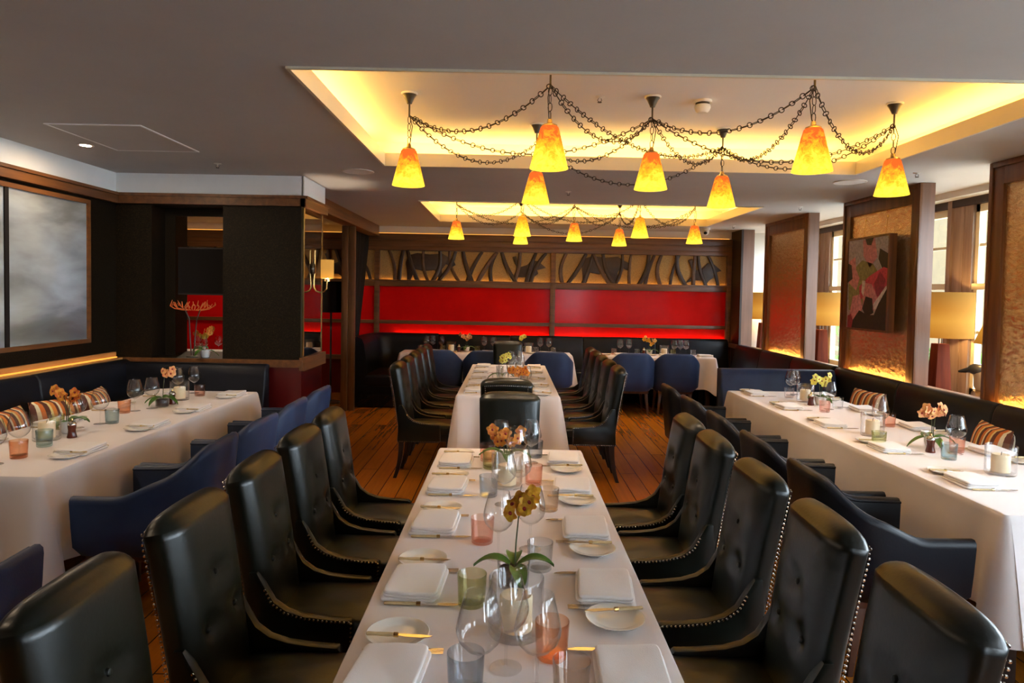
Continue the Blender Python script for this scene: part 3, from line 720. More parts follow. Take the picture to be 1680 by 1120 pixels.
# curtain and jamb
def curtain():
    t = thing('dark_curtain', 'heavy dark velvet curtain tied back beside the opening', 'curtain', (-2.30, 9.6, 0))
    m = M(); n = 70; rings = []
    for k in range(15):
        u = k/14; z = 2.55-2.5*u
        sq = 1 - .42*min(1, max(0, (u-.05)/.6)) ; sh = -.03*min(1, max(0, (u-.1)/.55))
        row = []
        for j in range(n+1):
            s = j/n
            row.append((sh + .02*sin(s*34) + .05*sin(s*7)*.3 + .0, (s*1.32)*sq + .05, z))
        rings.append(row)
    m.loft(rings, cap=False, closed=False)
    nb = len(m.v)
    o = m.obj('drape', MT['black'], t, ang=180)
    sd = o.modifiers.new('thick', 'SOLIDIFY'); sd.thickness = .012
    M().tube([(0, 0, 2.56), (0, 1.35, 2.56)], .014, 8).obj('rod', MT['iron'], t)
    t = tag(M().box(-2.30, -2.22, 9.30, 9.42, 0, 2.53).box(-2.22, -2.13, 9.36, 9.42, 0, 2.53).obj('door_jamb', MT['woodz'], bevel=.006), 'brown timber jamb in front of the dark curtain', 'jamb'); t['kind'] = 'structure'
    # dark shaded lamp in the neighbouring room
    t = thing('floor_lamp', 'floor lamp with dark drum shade in the neighbouring room', 'lamp', (-2.62, 10.0, 0))
    M().lathe([(.165, 1.33), (.15, 1.78), (.145, 1.78), (.16, 1.33)], 28, close=True).obj('lamp_shade', MT['black'], t)
    M().lathe([(0, 0), (.14, 0), (.14, .02), (.02, .03), (.014, .06), (.014, 1.5), (0, 1.5)], 18).obj('stand', MT['bronze'], t)
curtain()

# ------------------------------------------------------------------ dining chairs
def superring(mid, nvec, hw, ht, e, n, front=None):
    pts = []
    for j in range(n):
        a = 2*pi*j/n; c, s = cos(a), sin(a)
        y = hw*math.copysign(abs(c)**(2/e), c); k = ht*math.copysign(abs(s)**(2/e), s)
        if front and s > 0: k += front(y)*min(1, s*1.5)
        pts.append((mid[0]+nvec[0]*k, y, mid[1]+nvec[1]*k))
    return pts

def make_chair():
    t = thing('dining_chair', 'x', 'chair')
    lm = MT['leather']
    btn = [(0, .80), (-.088, .665), (.088, .665)]
    # back centre line (x,z)
    def cl(v):
        z = .42 + v*.555; x = -.225 - .062*v - .022*v*v
        return x, z
    rings = []; W = .197; T = .052; nr = 56
    lv = [i/26 for i in range(27)]
    for v in lv:
        x, z = cl(v); x2, z2 = cl(v+.01); d = Vector((x2-x, z2-z)).normalized(); nv = (d.y, -d.x)
        w = W*(.90+.10*v); w0 = w
        def fr(y, z=z, w=w, v=v):
            k = .016*(1-abs(y/w)**5)
            for by, bz in btn: k -= .022*math.exp(-(((y-by)**2+(z-bz)**2)/.030**2)) 
            return k
        rings.append(superring((x, z), nv, w, T, 3.7, nr, fr))
    x, z = cl(.985); d = Vector((cl(1.01)[0]-x, cl(1.01)[1]-z)).normalized(); nv = (d.y, -d.x)
    r = .046
    for k in range(1, 8):
        a = pi/2*k/7; up = r*sin(a); f = r*(1-cos(a))
        rg = superring((x+d.x*up, z+d.y*up), nv, W-f*1.55, max(.004, T-f*1.08), 3.7-.6*k/7, nr, lambda y: .016*(1-abs(y/W)**5)*(1-k/7))
        rings.append([(p[0], p[1], p[2]+.012*(1-(p[1]/W)**2)*k/7) for p in rg])
    b = M().loft(rings).obj('backrest', lm, t, ang=70)
    for by, bz in btn:
        v = (bz-.42)/.555; cx = cl(v)[0]+T+.000
        M().dome((cx, by, bz), .011, (1, 0, .2), 10).obj('button', lm, b)
    # seat
    M().rblob(.0, 0, .385, .475,  .235, .185, e=7, n=44, r=.035, crown=.02).obj('seat', lm, t, ang=60)
    M().box(-.25, .21, -.178, .178, .33, .40).obj('seat_frame', lm, t, bevel=.012)
    prof = [(-.268, .325), (.10, .325), (.115, .335), (.115, .475), (.105, .487), (.03, .490), (-.06, .500), (-.12, .518), (-.165, .550), (-.195, .60), (-.225, .655), (-.255, .655), (-.262, .55), (-.262, .42)]
    for sy in (-1, 1):
        M().prism(prof, 1, sy*.160, sy*.197).obj('side_panel', lm, t, bevel=.010)
    NL = {k: M() for k in (-1, 1, 'back', 'grip')}; nl = None
    def run(path, sp=.0155, d=(0, 1, 0)):
        nl = NL[run.k]
        P = [Vector(p) for p in path]; acc = 0
        for a, c in zip(P, P[1:]):
            L = (c-a).length; s = acc
            while s < L:
                nl.dome(a+(c-a)*(s/L), .0047, d, 6); s += sp
            acc = s-L
    for sy in (-1, 1):
        run.k = sy; y = sy*.1973
        run([(-.262, y, .335), (.108, y, .335), (.108, y, .478)], d=(0, sy, 0))
        run([(.10, y, .481), (.03, y, .483), (-.06, y, .493), (-.125, y, .511), (-.172, y, .545), (-.20, y, .60)], d=(0, sy, 0))
        e = []
        for k in range(10):
            v = .04+.93*k/9; xx, zz = cl(v); e.append((xx-T*.70, sy*(W*(.90+.10*v)*.972), zz))
        run(e, d=(0, sy, 0))
        bk = []
        for k in range(10):
            v = .04+.90*k/9; xx, zz = cl(v); bk.append((xx-T-.0005, sy*(W*.80), zz))
        run.k = 'back'; run(bk, d=(-1, 0, 0))
    xx, zz = cl(.99)
    run([(xx-T+.001, yy, zz-.008+.01*(1-(yy/W)**2)) for yy in [-.16+.32*k/10 for k in range(11)]], d=(-1, 0, .1))
    run([(xx-T+.001, -.16, zz-.006), (cl(.94)[0]-T, -W*.8, cl(.94)[1])], d=(-1, 0, 0)); run([(xx-T+.001, .16, zz-.006), (cl(.94)[0]-T, W*.8, cl(.94)[1])], d=(-1, 0, 0))
    xh, zh = cl(.88); run.k = 'grip'
    run([(xh-T, -.085, zh-.03), (xh-T, -.075, zh), (xh-T, .075, zh), (xh-T, .085, zh-.03)], d=(-1, 0, 0))
    for m_ in NL.values(): m_.obj('nail_trim', MT['nail'], b)
    for sy in (-1, 1):
        rr = [[(.185+w*a, sy*.162+w*b_, z) for a, b_ in ((-1,-1),(1,-1),(1,1),(-1,1))] for w, z in ((.014, 0), (.021, .335))]
        M().loft(rr).obj('leg', MT['ebony'], t, bevel=.003)
        rr = []
        for k in range(9):
            u = k/8; z = .335*(1-u); x = -.235-.055*u**2.2; w = .021-.006*u
            rr.append([(x+w*a, sy*.162+w*b_, z) for a, b_ in ((-1,-1),(1,-1),(1,1),(-1,1))])
        M().loft(rr).obj('leg', MT['ebony'], t)
    return t
CH = Proto(make_chair())
ORD = ['nearest', 'second', 'third', 'fourth', 'fifth']
for k, y in enumerate([1.49, 2.04, 2.58, 3.12, 3.63]):
    CH.put((-.655, y, 0), radians(rnd.uniform(-2, 2)), 'tufted black leather dining chair, %s along the picture side of the near table' % ORD[k], 'dining chairs at the near centre table')
for k, y in enumerate([1.52, 2.05, 2.59, 3.17, 3.62]):
    CH.put((.665, y, 0), pi+radians(rnd.uniform(-2, 2)), 'tufted black leather dining chair, %s along the window side of the near table' % ORD[k], 'dining chairs at the near centre table')
for k in range(5):
    y = 6.18+.52*k
    CH.put((-.705, y, 0), radians(rnd.uniform(-1.5, 1.5)), 'tufted black leather dining chair, %s along the picture side of the far table' % ORD[k], 'dining chairs at the far centre table')
    CH.put((.69, y-.02, 0), pi+radians(rnd.uniform(-1.5, 1.5)), 'tufted black leather dining chair, %s along the window side of the far table' % ORD[k], 'dining chairs at the far centre table')
CH.put((.01, 4.085, 0), -pi/2, 'dark green leather chair facing the camera at the head of the near table')
CH.put((-.015, 5.40, 0), pi/2, 'studded chair back turned to the camera at the near end of the far table')
CH.put((-.02, 8.80, 0), -pi/2, 'dark chair facing the camera at the far end of the far table')

# ------------------------------------------------------------------ barrel armchairs
def make_arm(mat, nm):
    t = thing('armchair', nm, 'armchair')
    # U path from -y arm front round the back to +y arm front
    hw = .285; xb = -.30; rc = .17; xa = .235
    pl = []
    def seg(p, q, n):
        for k in range(n): pl.append((p[0]+(q[0]-p[0])*k/n, p[1]+(q[1]-p[1])*k/n))
    seg((xa, -hw+.02), (xb+rc, -hw), 9)
    for k in range(9): a = pi/2*k/9; pl.append((xb+rc-rc*sin(a), -hw+rc-rc*cos(a)))
    seg((xb, -hw+rc), (xb, hw-rc), 8)
    for k in range(9): a = pi/2*k/9; pl.append((xb+rc-rc*cos(a), hw-rc+rc*sin(a)))
    seg((xb+rc, hw), (xa, hw-.02), 9); pl.append((xa, hw-.02))
    P = [Vector((x, y)) for x, y in pl]; s = [0]
    for a, b in zip(P, P[1:]): s.append(s[-1]+(b-a).length)
    mid = s[-1]/2
    def top(u):
        u = abs(u-mid)
        h = lambda a: (lambda w: w*w*(3-2*w))(min(1, max(0, a)))
        return .872-.135*h((u-.15)/.20)-.092*h((u-.30)/.24)
    rings = []; pip = []; nl = M(); acc = 0
    for i, p in enumerate(P):
        d = (P[min(i+1, len(P)-1)]-P[max(i-1, 0)]).normalized(); nin = Vector((-d.y, d.x))
        h = top(s[i]); th = .058
        lean = .04*max(0, (h-.64)/.23)
        def q(o, z): 
            k = (z-.33)/(h-.33)
            w = p*(1-.07*(1-k)) + nin*o
            return (w.x-lean*k, w.y, z)
        rings.append([q(0, .335), q(0, .5), q(0, h-.03), q(.006, h-.012), q(.02, h-.001), q(.04, h-.001), q(.054, h-.014), q(.058, h-.035), q(.062, .5), q(.062, .40)])
        pip.append(q(.001, h-.016))
        if i < len(P)-1:
            L = s[i+1]-s[i]
            w = q(-.001, .345)
            if i % 1 == 0: nl.dome(w, .006, (-nin.x, -nin.y, 0), 6)
    b = M().loft(rings).obj('backrest', mat, t, ang=60)
    M().tube(pip, .0065, 6).obj('piping', mat, b)
    nl.obj('nail_trim', MT['nail'], b)
    M().rblob(-.015, 0, .35, .475, .245, .222, e=5, n=36, r=.035, crown=.015).obj('seat', mat, t, ang=60)
    M().box(-.24, .21, -.235, .235, .30, .36).obj('seat_rail', MT['legwood'], t, bevel=.006)
    for sx, sy in ((1, -1), (1, 1), (-1, -1), (-1, 1)):
        rr = [[(sx*(.19+ (.05 if sx < 0 else .0)*(1-z/.31))+w*a + (.0), sy*(.205+.03*(1-z/.31))+w*b_, z) for a, b_ in ((-1,-1),(1,-1),(1,1),(-1,1))] for w, z in ((.012, 0), (.022, .31))]
        M().loft(rr).obj('leg', MT['legwood'], t, bevel=.003)
    return t
AN = Proto(make_arm(MT['navy'], 'x')); AB = Proto(make_arm(MT['navyblack'], 'x'))
ln = ['nearest of the row', 'second of the row', 'third of the row', 'farthest, beside the red base']
AN.put((-2.13, 2.41, 0), pi/2, 'navy barrel armchair at the near end of the picture-side table, cut by the view edge', 'armchairs at the picture-side table')
for k, y in enumerate([3.56, 4.20, 4.84, 5.50]):
    AN.put((-1.865, y, 0), pi+radians(rnd.uniform(-2, 2)), 'navy barrel armchair at the picture-side table, ' + ln[k], 'armchairs at the picture-side table')
rn = ['nearest', 'second from the front', 'third from the front', 'fourth from the front', 'farthest']
for k, y in enumerate([3.18, 3.88, 4.58, 5.30, 6.00]):
    AB.put((1.77, y, 0), radians(rnd.uniform(-2, 2)), 'shade-darkened navy barrel armchair at the window-side table, ' + rn[k], 'armchairs at the window-side table')
bx = [(-.99, 'at the curtain end of the end wall tables'), (-.31, 'second from the curtain, left of the far head chair'), (.56, 'between the far head chair and the next table'), (1.70, 'left of the pair at the window-end table'), (2.32, 'right of the pair at the window-end table')]
for x, w in bx:
    AN.put((x, 9.64, 0), pi/2+radians(rnd.uniform(-3, 3)), 'navy barrel armchair seen from behind, ' + w, 'armchairs at the end wall tables')

# ------------------------------------------------------------------ tables and cloths
TZ = .76
def cloth(label, x0, x1, y0, y1, drop, seed, group, fl=1):
    r = random.Random(seed); n = 240; rc = .014
    cx, cy = (x0+x1)/2, (y0+y1)/2; hx, hy = (x1-x0)/2, (y1-y0)/2
    per = []
    segs = [((x0+rc, y0), (x1-rc, y0), (0, -1)), ((x1, y0+rc), (x1, y1-rc), (1, 0)), ((x1-rc, y1), (x0+rc, y1), (0, 1)), ((x0, y1-rc), (x0, y0+rc), (-1, 0))]
    cs = [(x1-rc, y0+rc, -pi/2), (x1-rc, y1-rc, 0), (x0+rc, y1-rc, pi/2), (x0+rc, y0+rc, pi)]
    for (a, b, nn), (qx, qy, a0) in zip(segs, cs):
        L = sqrt((b[0]-a[0])**2+(b[1]-a[1])**2); k = max(6, int(L/.022))
        for i in range(k):
            f = i/k; dc = min(f*L, (1-f)*L)
            per.append((a[0]+(b[0]-a[0])*f, a[1]+(b[1]-a[1])*f, nn[0], nn[1], dc))
        for i in range(9):
            an = a0+pi/2*i/8; per.append((qx+rc*cos(an), qy+rc*sin(an), cos(an), sin(an), 0))
    ph = [r.uniform(0, 6.28) for _ in range(6)]; acc = 0; pts = []
    for i, p in enumerate(per):
        if i: acc += sqrt((p[0]-per[i-1][0])**2+(p[1]-per[i-1][1])**2)
        pts.append((p, acc))
    m = M(); rings = []
    zt = TZ+.004
    for f in (.94, .985): rings.append([(cx+(p[0]-cx)*f, cy+(p[1]-cy)*f, zt) for p, s in pts])
    rings.append([(p[0], p[1], zt-.0015) for p, s in pts])
    lv = [.02, .06, .12, .22, .34, .48, .64, .82, 1.0]
    for u in lv:
        row = []
        for p, s in pts:
            c = math.exp(-(p[4]/.075)**2)
            rip = (sin(s*9+ph[0])*.5+sin(s*17+ph[1])*.3+sin(s*5+ph[2])*.4)*.021*u*fl
            cf = .075*c*u**.85 - .034*math.exp(-((p[4]-.15)/.055)**2)*u + .014*math.exp(-((p[4]-.28)/.06)**2)*u
            o = .006+.022*u*fl+rip*.9+cf
            z = zt-.004-drop*u*(1+.18*c) + .004*sin(s*3+ph[3])*u
            row.append((p[0]+p[2]*o, p[1]+p[3]*o, z))
        rings.append(row)
    m.loft(rings, cap=False)
    k = len(pts); m.f.append(tuple(range(k))); m.m.append(0)
    o = m.obj('tablecloth', MT['cloth'], ang=44)
    return tag(o, label, 'tablecloth', group)
def table(label, cl, x0, x1, y0, y1, drop, seed):
    t = thing('dining_table', label, 'table', ((x0+x1)/2, (y0+y1)/2, 0), 0, 'cloth-covered tables')
    hx, hy = (x1-x0)/2-.008, (y1-y0)/2-.008
    M().box(-hx, hx, -hy, hy, TZ-.03, TZ-.002).obj('tabletop', MT['woodx'], t)
    for sx in (-1, 1):
        for sy in (-1, 1):
            M().box(sx*(hx-.08)-.03, sx*(hx-.08)+.03, sy*(hy-.08)-.03, sy*(hy-.08)+.03, 0, TZ-.03).obj('leg', MT['ebony'], t, bevel=.004)
    return cloth(cl, x0, x1, y0, y1, drop, seed, 'white tablecloths')
table('long table under white cloth nearest the camera', 'white linen tablecloth on the near centre table', -.388, .420, .95, 3.90, .42, 1)
table('long table under white cloth in the middle distance', 'white linen tablecloth on the far centre table', -.452, .445, 5.93, 8.50, .46, 2)
table('long table under white cloth beside the window banquette', 'white linen tablecloth on the window-side table', 2.104, 2.95, 2.84, 6.52, .44, 3)
table('long table under white cloth beside the picture-wall banquette', 'white linen tablecloth on the picture-side table', -3.02, -2.178, 3.16, 5.90, .46, 4)
table('table under white cloth at the curtain end of the red wall', 'white linen tablecloth on the curtain-end wall table', -1.60, .92, 9.93, 10.44, .42, 5)
table('table under white cloth in the neighbouring room', 'white linen tablecloth seen through the opening in the niche', -4.9, -3.9, 8.9, 9.9, .46, 9)
table('table under white cloth at the window end of the red wall', 'white linen tablecloth on the window-end wall table', 1.30, 3.02, 9.93, 10.44, .46, 6)

# ------------------------------------------------------------------ place settings
def mk_napkin():
    t = thing('napkin', 'x', 'napkin')
    def fold(z0, z1, dx, r, hx=.082, hy=.105):
        m = M().rblob(dx, 0, z0, z1, hx, hy, e=12, n=40, r=r)
        m.v = [(p[0]+.004*sin(p[1]*20), p[1], p[2]+.003*sin(p[0]*25+1)*sin(p[1]*18)*(1 if p[2] > .004 else 0)) for p in m.v]
        return m
    fold(0, .010, -.006, .0045, .082, .108).obj('lower_fold', MT['napkin'], t)
    fold(.0095, .0195, .004, .0045, .084, .104).obj('middle_fold', MT['napkin'], t)
    fold(.019, .031, 0, .0058, .080, .106).obj('upper_fold', MT['napkin'], t)
    return t
def mk_plate():
    m = M().lathe([(0, .006), (.048, .006), (.056, .008), (.066, .0135), (.080, .0165), (.082, .0155), (.079, .013), (.06, .004), (.050, 0), (0, 0)], 40)
    o = m.obj('side_plate', MT['china']); return tag(o, 'x', 'plate')
def mk_knife(L=.22, name='dinner_knife'):
    t = thing(name, 'x', 'knife')
    h = L*.44
    rr = []
    for u, w, th in ((0, .004, .003), (.03, .007, .0045), (.3, .0065, .004), (.75, .0075, .0048), (1, .006, .004)):
        rr.append([(-L/2+h*u, w*cos(2*pi*j/10), .005+th*sin(2*pi*j/10)) for j in range(10)])
    hd = M().loft(rr).obj('handle', MT['horn'], t)
    M().tube([(-L/2+h-.004, 0, .005), (-L/2+h+.008, 0, .005)], .0062, 8).obj('ferrule', MT['brass'], hd)
    b = [(-L/2+h+.008, -.004), (-L/2+h+.03, -.008), (L/2-.03, -.0095), (L/2-.008, -.004), (L/2, .003), (L/2-.03, .0065), (-L/2+h+.008, .005)]
    M().prism(b, 2, .0038, .0058).obj('blade', MT['steel'], t); return t
def mk_fork():
    L = .2; t = thing('dinner_fork', 'x', 'fork')
    rr = []
    for u, w, th in ((0, .004, .003), (.05, .007, .0045), (.5, .0065, .004), (1, .0055, .004)):
        rr.append([(-L/2+.09*u, w*cos(2*pi*j/10), .005+th*sin(2*pi*j/10)) for j in range(10)])
    M().loft(rr).obj('handle', MT['horn'], t)
    m = M().prism([(-.012, -.003), (.03, -.003), (.042, -.011), (.055, -.012), (.055, .012), (.042, .011), (.03, .003), (-.012, .003)], 2, .004, .006)
    for k in range(4): y = -.0105+.007*k; m.box(.053, L/2, y-.0018, y+.0018, .004, .006)
    m.obj('head', MT['steel'], t); return t
NP, PL, KN, BK, FK = Proto(mk_napkin()), Proto(mk_plate()), Proto(mk_knife()), Proto(mk_knife(.17, 'butter_knife')), Proto(mk_fork())
Z0 = TZ+.005
O5 = ['first', 'second', 'third', 'fourth', 'fifth', 'sixth']
def setting(x, y, s, tab, side, k, plate=True, fork=True, dy_p=.19, knife=True):
    """s=+1 diner faces +x (sits at -x); k is place order from the front"""
    w = '%s place from the front, %s of %s' % (O5[k], side, tab)
    rz = 0 if s > 0 else pi
    j = lambda a: rnd.uniform(-a, a)
    NP.put((x, y, Z0), rz+j(.05), 'white napkin, ' + w, 'napkins')
    if plate:
        PL.put((x+s*.0+j(.008), y+s*dy_p, Z0), 0, 'white side plate, ' + w, 'side plates')
        BK.put((x+j(.01), y+s*(dy_p-.028), Z0+.0165), (0 if s > 0 else pi)+j(.1)-.06*s, 'butter knife on plate, ' + w, 'butter knives')
    if knife: KN.put((x+s*.035, y-s*.122, Z0), rz+j(.03), 'dinner knife, ' + w, 'dinner knives')
    if fork: FK.put((x+s*.02, y+s*.116, Z0), rz+j(.03), 'dinner fork, ' + w, 'forks')
for k, y in enumerate([1.545, 2.04, 2.58, 3.09, 3.55]): setting(-.27, y, 1, 'near table', 'picture side', k)
for k, y in enumerate([1.56, 2.03, 2.54, 3.10, 3.62]): setting(.30, y, -1, 'near table', 'window side', k)
for k in range(5):
    y = 6.16+.51*k
    setting(-.31, y, 1, 'far table', 'picture side', k, fork=False)
    setting(.30, y+.02, -1, 'far table', 'window side', k, fork=False)
for k, y in enumerate([3.32, 4.05, 4.80, 5.52, 6.26]):
    setting(2.28, y, 1, 'window-side table', 'chair side', k, fork=False, dy_p=.20)
    if k < 5: setting(2.86, y-.06, -1, 'window-side table', 'bench side', k, fork=False, dy_p=.20)
for k, y in enumerate([3.66, 4.36, 4.98, 5.66]):
    setting(-2.30, y, -1, 'picture-side table', 'chair side', k, fork=False, dy_p=.13)
    setting(-2.90, y, 1, 'picture-side table', 'bench side', k, fork=False, dy_p=.16)
for k, x in enumerate([-1.1, -.35, .5]): 
    NP.put((x+.05, 10.12, Z0), pi/2, 'folded white napkin on curtain-end wall table, %s from the curtain' % O5[k], 'napkins')
    PL.put((x-.16, 10.14, Z0), 0, 'side plate on curtain-end wall table, %s from the curtain' % O5[k], 'side plates')
for k, x in enumerate([1.62, 2.3, 2.86]): 
    NP.put((x+.05, 10.12, Z0), pi/2, 'folded white napkin on window-end wall table, %s from the curtain' % O5[k], 'napkins')
    if k < 2: PL.put((x-.18, 10.14, Z0), 0, 'side plate on window-end wall table, %s from the curtain' % O5[k], 'side plates')

# ------------------------------------------------------------------ glassware
def mk_wine():
    t = thing('wine_glass', 'x', 'glass')
    g = MT['g_clear']
    out = [(.0045, .085), (.012, .090), (.030, .100), (.046, .118), (.0525, .137), (.0535, .146), (.050, .166), (.044, .190), (.038, .214), (.0352, .225)]
    inn = [(r-.0011, z+(.002 if i < 3 else 0)) for i, (r, z) in enumerate(out)][::-1]
    M().lathe(out + [(.0346, .2258)] + inn[:-1] + [(.001, .0905)], 36).obj('bowl', g, t, ang=80)
    M().lathe([(.0045, .0035), (.0036, .012), (.0034, .05), (.0040, .08), (.0045, .086)], 12).obj('stem', g, t, ang=80)
    M().lathe([(.0045, .0055), (.012, .0035), (.036, .0018), (.039, .0012), (.039, .0004), (0.001, .0004)], 32).obj('foot', g, t, ang=80)
    return t
WG = Proto(mk_wine())
def mk_tumbler(mat):
    out = [(0.001, 0), (.036, 0), (.0385, .003), (.0425, .09), (.0418, .0915), (.0405, .09), (.0370, .014), (.034, .010), (.001, .010)]
    return tag(M().lathe(out, 36).obj('tumbler', mat, ang=50), 'x', 'tumbler')
TB = {k: Proto(mk_tumbler(MT['g_'+k])) for k in ('pink', 'orange', 'slate', 'teal', 'green', 'taupe', 'grey', 'clear')}
CN = dict(pink='pink', orange='amber orange', slate='slate blue', teal='teal', green='olive green', taupe='pale taupe', grey='pale grey', clear='clear')
def mk_holder():
    out = [(.001, 0), (.052, 0), (.055, .003), (.056, .115), (.0548, .1165), (.0535, .115), (.0525, .014), (.049, .009), (.001, .009)]
    return tag(M().lathe(out, 40).obj('candle_holder', MT['g_clear'], ang=50), 'x', 'candle holder')
CHo = Proto(mk_holder())
def mk_candle():
    t = thing('pillar_candle', 'x', 'candle')
    M().lathe([(.001, 0), (.034, 0), (.036, .002), (.036, .072), (.033, .076), (.012, .073), (.001, .072)], 28).obj('wax', MT['candle'], t)
    M().tube([(0, 0, .070), (.001, 0, .080), (.003, 0, .087)], .0012, 5).obj('wick', MT['wick'], t); return t
CD = Proto(mk_candle())
def mk_mill():
    t = thing('pepper_mill', 'x', 'pepper mill')
    M().lathe([(.001, 0), (.026, 0), (.027, .004), (.025, .012), (.021, .030), (.020, .045), (.023, .066), (.0235, .074), (.001, .074)], 24).obj('body', MT['mill'], t)
    M().lathe([(.0235, .074), (.024, .080), (.018, .092), (.008, .097), (.001, .097)], 24).obj('cap', MT['steel'], t)
    M().lathe([(.004, .096), (.008, .102), (.007, .110), (.001, .113)], 14).obj('knob', MT['brass'], t); return t
ML = Proto(mk_mill())
def wine(x, y, label): WG.put((x, y, Z0), rnd.uniform(0, 6), label, 'wine glasses')
def tum(k, x, y, label): TB[k].put((x, y, Z0), 0, CN[k] + ' glass tumbler ' + label, 'tumblers')
def candle(x, y, label):
    CHo.put((x, y, Z0), 0, 'clear glass cylinder around the candle ' + label, 'candle holders', 1.3)
    CD.put((x, y, Z0+.0122), 0, 'ivory pillar candle in glass ' + label, 'candles', 1.2)
def mill(x, y, label): ML.put((x, y, Z0), 0, 'dark red wooden pepper mill with silver top ' + label, 'pepper mills')

def orchid(x, y, label, pet, seed, rz=0, hh=.26, pot='potwhite', nst=2, nleaf=4, nb=4, sc=1):
    r = random.Random(seed)
    t = thing('potted_orchid', label, 'plant', (x, y, Z0), rz, 'potted orchids')
    if pot == 'glass':
        M().lathe([(.001, 0), (.04, 0), (.046, .004), (.05, .075), (.0485, .0765), (.047, .075), (.043, .008), (.001, .006)], 30).obj('pot', MT['g_grey'], t, ang=50)
        M().lathe([(.001, .012), (.040, .012), (.044, .055), (.001, .060)], 24).obj('soil', MT['bark'], t)
    else:
        M().lathe([(.001, 0), (.028, 0), (.034, .004), (.043, .035), (.046, .072), (.0435, .073), (.042, .066), (.001, .064)], 30).obj('pot', MT[pot], t, ang=50)
    zt = .066
    lf = M
    for k in range(nleaf):
        a = 2*pi*k/nleaf + r.uniform(-.4, .4); L = r.uniform(.10, .15); el = r.uniform(.25, .9)
        m = M(); rows = []
        for q in range(9):
            u = q/8; w = .024*sin(pi*min(1, u*.92+.08))**.7 + .002; rad = .012+L*u*cos(el*.6); z = zt+L*u*sin(el)-.09*u*u*L/.12
            rows.append([(rad, -w, z+.004), (rad, -w*.5, z-.002), (rad, 0, z-.005), (rad, w*.5, z-.002), (rad, w, z+.004)])
        m.loft(rows, cap=False, closed=False).xf(Matrix.Rotation(a, 4, 'Z'))
        o = m.obj('leaf', MT['leaf'], t, ang=180)
    for st in range(nst):
        a = 2*pi*st/nst + r.uniform(-.5, .5); hz = hh*r.uniform(.85, 1.02)
        dx, dy = cos(a)*.045, sin(a)*.045
        path = [(dx*.1, dy*.1, zt-.01), (dx*.15, dy*.15, hz*.5), (dx*.3, dy*.3, hz*.8), (dx*.8, dy*.8, hz), (dx*1.6, dy*1.6, hz+.012)]
        M().tube(path, [.003, .0026, .0022, .002, .0012], 6).obj('stem', MT['stem'], t)
        nb2 = nb + (nb+1)//2 + (3 if nb > 5 else 0)
        for b in range(nb2):
            f = b/max(1, nb2-1); c = Vector((dx*(.25+1.4*f), dy*(.25+1.4*f), hz*.86+.035*f+r.uniform(-.018, .028)))
            c += Vector((r.uniform(-.024, .024), r.uniform(-.018, .018), r.uniform(-.012, .012)))
            d = Vector((r.uniform(-.6, .6), -1+r.uniform(-.3, .9), r.uniform(-.2, .35))).normalized()
            qn = Vector((0, 0, 1)).rotation_difference(d); m = M(); c = c + d*.008
            R0 = r.uniform(.022, .028) if nb > 5 else r.uniform(.026, .034)
            for pz in range(5):
                an = 2*pi*pz/5 + .3; wd = .62 if pz % 2 else .5
                rows = []
                for q in range(6):
                    u = q/5; w = R0*wd*sin(pi*(.12+.80*u))*.9; rr = R0*u; zz = .007*sin(u*2.4)-.004*u
                    rows.append([tuple(c + qn @ (Matrix.Rotation(an, 3, 'Z') @ Vector((rr, ww, zz+(.003 if ww else 0))))) for ww in (-w, 0, w)])
                m.loft(rows, cap=False, closed=False, mi=0)
            i0 = len(m.v); 
            m.dome(c+d*.002, .0075, d, 8); m.m = m.m[:]; 
            for q in range(16): m.m[-1-q] = 1
            bo = m.obj('blossom', [MT[pet], MT['lipred']], t, ang=180)
    if sc != 1: t.scale = (sc,)*3
    return t

# near centre table
for x, y, w in [(-.055, 1.50, 'on the near table, front of the cluster on the picture side'), (.005, 1.60, 'on the near table, beside the orange tumbler'), (.075, 1.50, 'on the near table, in front of the orange tumbler'),
                (-.025, 2.28, 'on the near table, beside the pink tumbler'), (.085, 2.36, 'on the near table, behind the front orchid'), (-.012, 2.86, 'on the near table, beside the blue tumbler'), (.055, 2.96, 'on the near table, behind the blue tumbler'),
                (-.035, 3.56, 'on the near table, in front of the far orchid'), (.045, 3.40, 'on the near table, front of the far cluster'), (.125, 3.58, 'on the near table, far end beside the bluish tumbler')]:
    wine(x, y, 'large clear wine glass ' + w)
for k, x, y, w in [('slate', -.085, 1.50, 'at the near edge of the near table'), ('taupe', .150, 1.475, 'at the near edge of the near table, window side'), ('orange', .118, 1.655, 'beside the front candle'), ('green', -.095, 1.93, 'beside the front orchid on the picture side'),
                   ('grey', .112, 2.19, 'behind the front orchid'), ('pink', -.085, 2.42, 'level with the third place on the near table'), ('slate', -.080, 2.98, 'level with the fourth place on the near table'), ('taupe', .175, 2.80, 'in the middle of the near table'),
                   ('pink', .125, 3.18, 'on the window side of the far cluster'), ('pink', -.105, 3.61, 'at the far end of the near table, picture side'), ('green', -.085, 3.46, 'before the far orchid on the near table'), ('slate', .152, 3.71, 'at the far end of the near table, window side')]:
    tum(k, x, y, w)
candle(.030, 1.77, 'near the front of the near table'); orchid(.025, 2.06, 'yellow and orange potted orchid near the front of the near table', 'pet_yellow', 11, hh=.27, pot='glass', nst=1, nb=7, nleaf=4)
orchid(-.01, 3.50, 'orange potted orchid at the far end of the near table', 'pet_orange', 12, hh=.17, nst=2, nb=4); candle(.0, 3.13, 'in the middle of the near table')
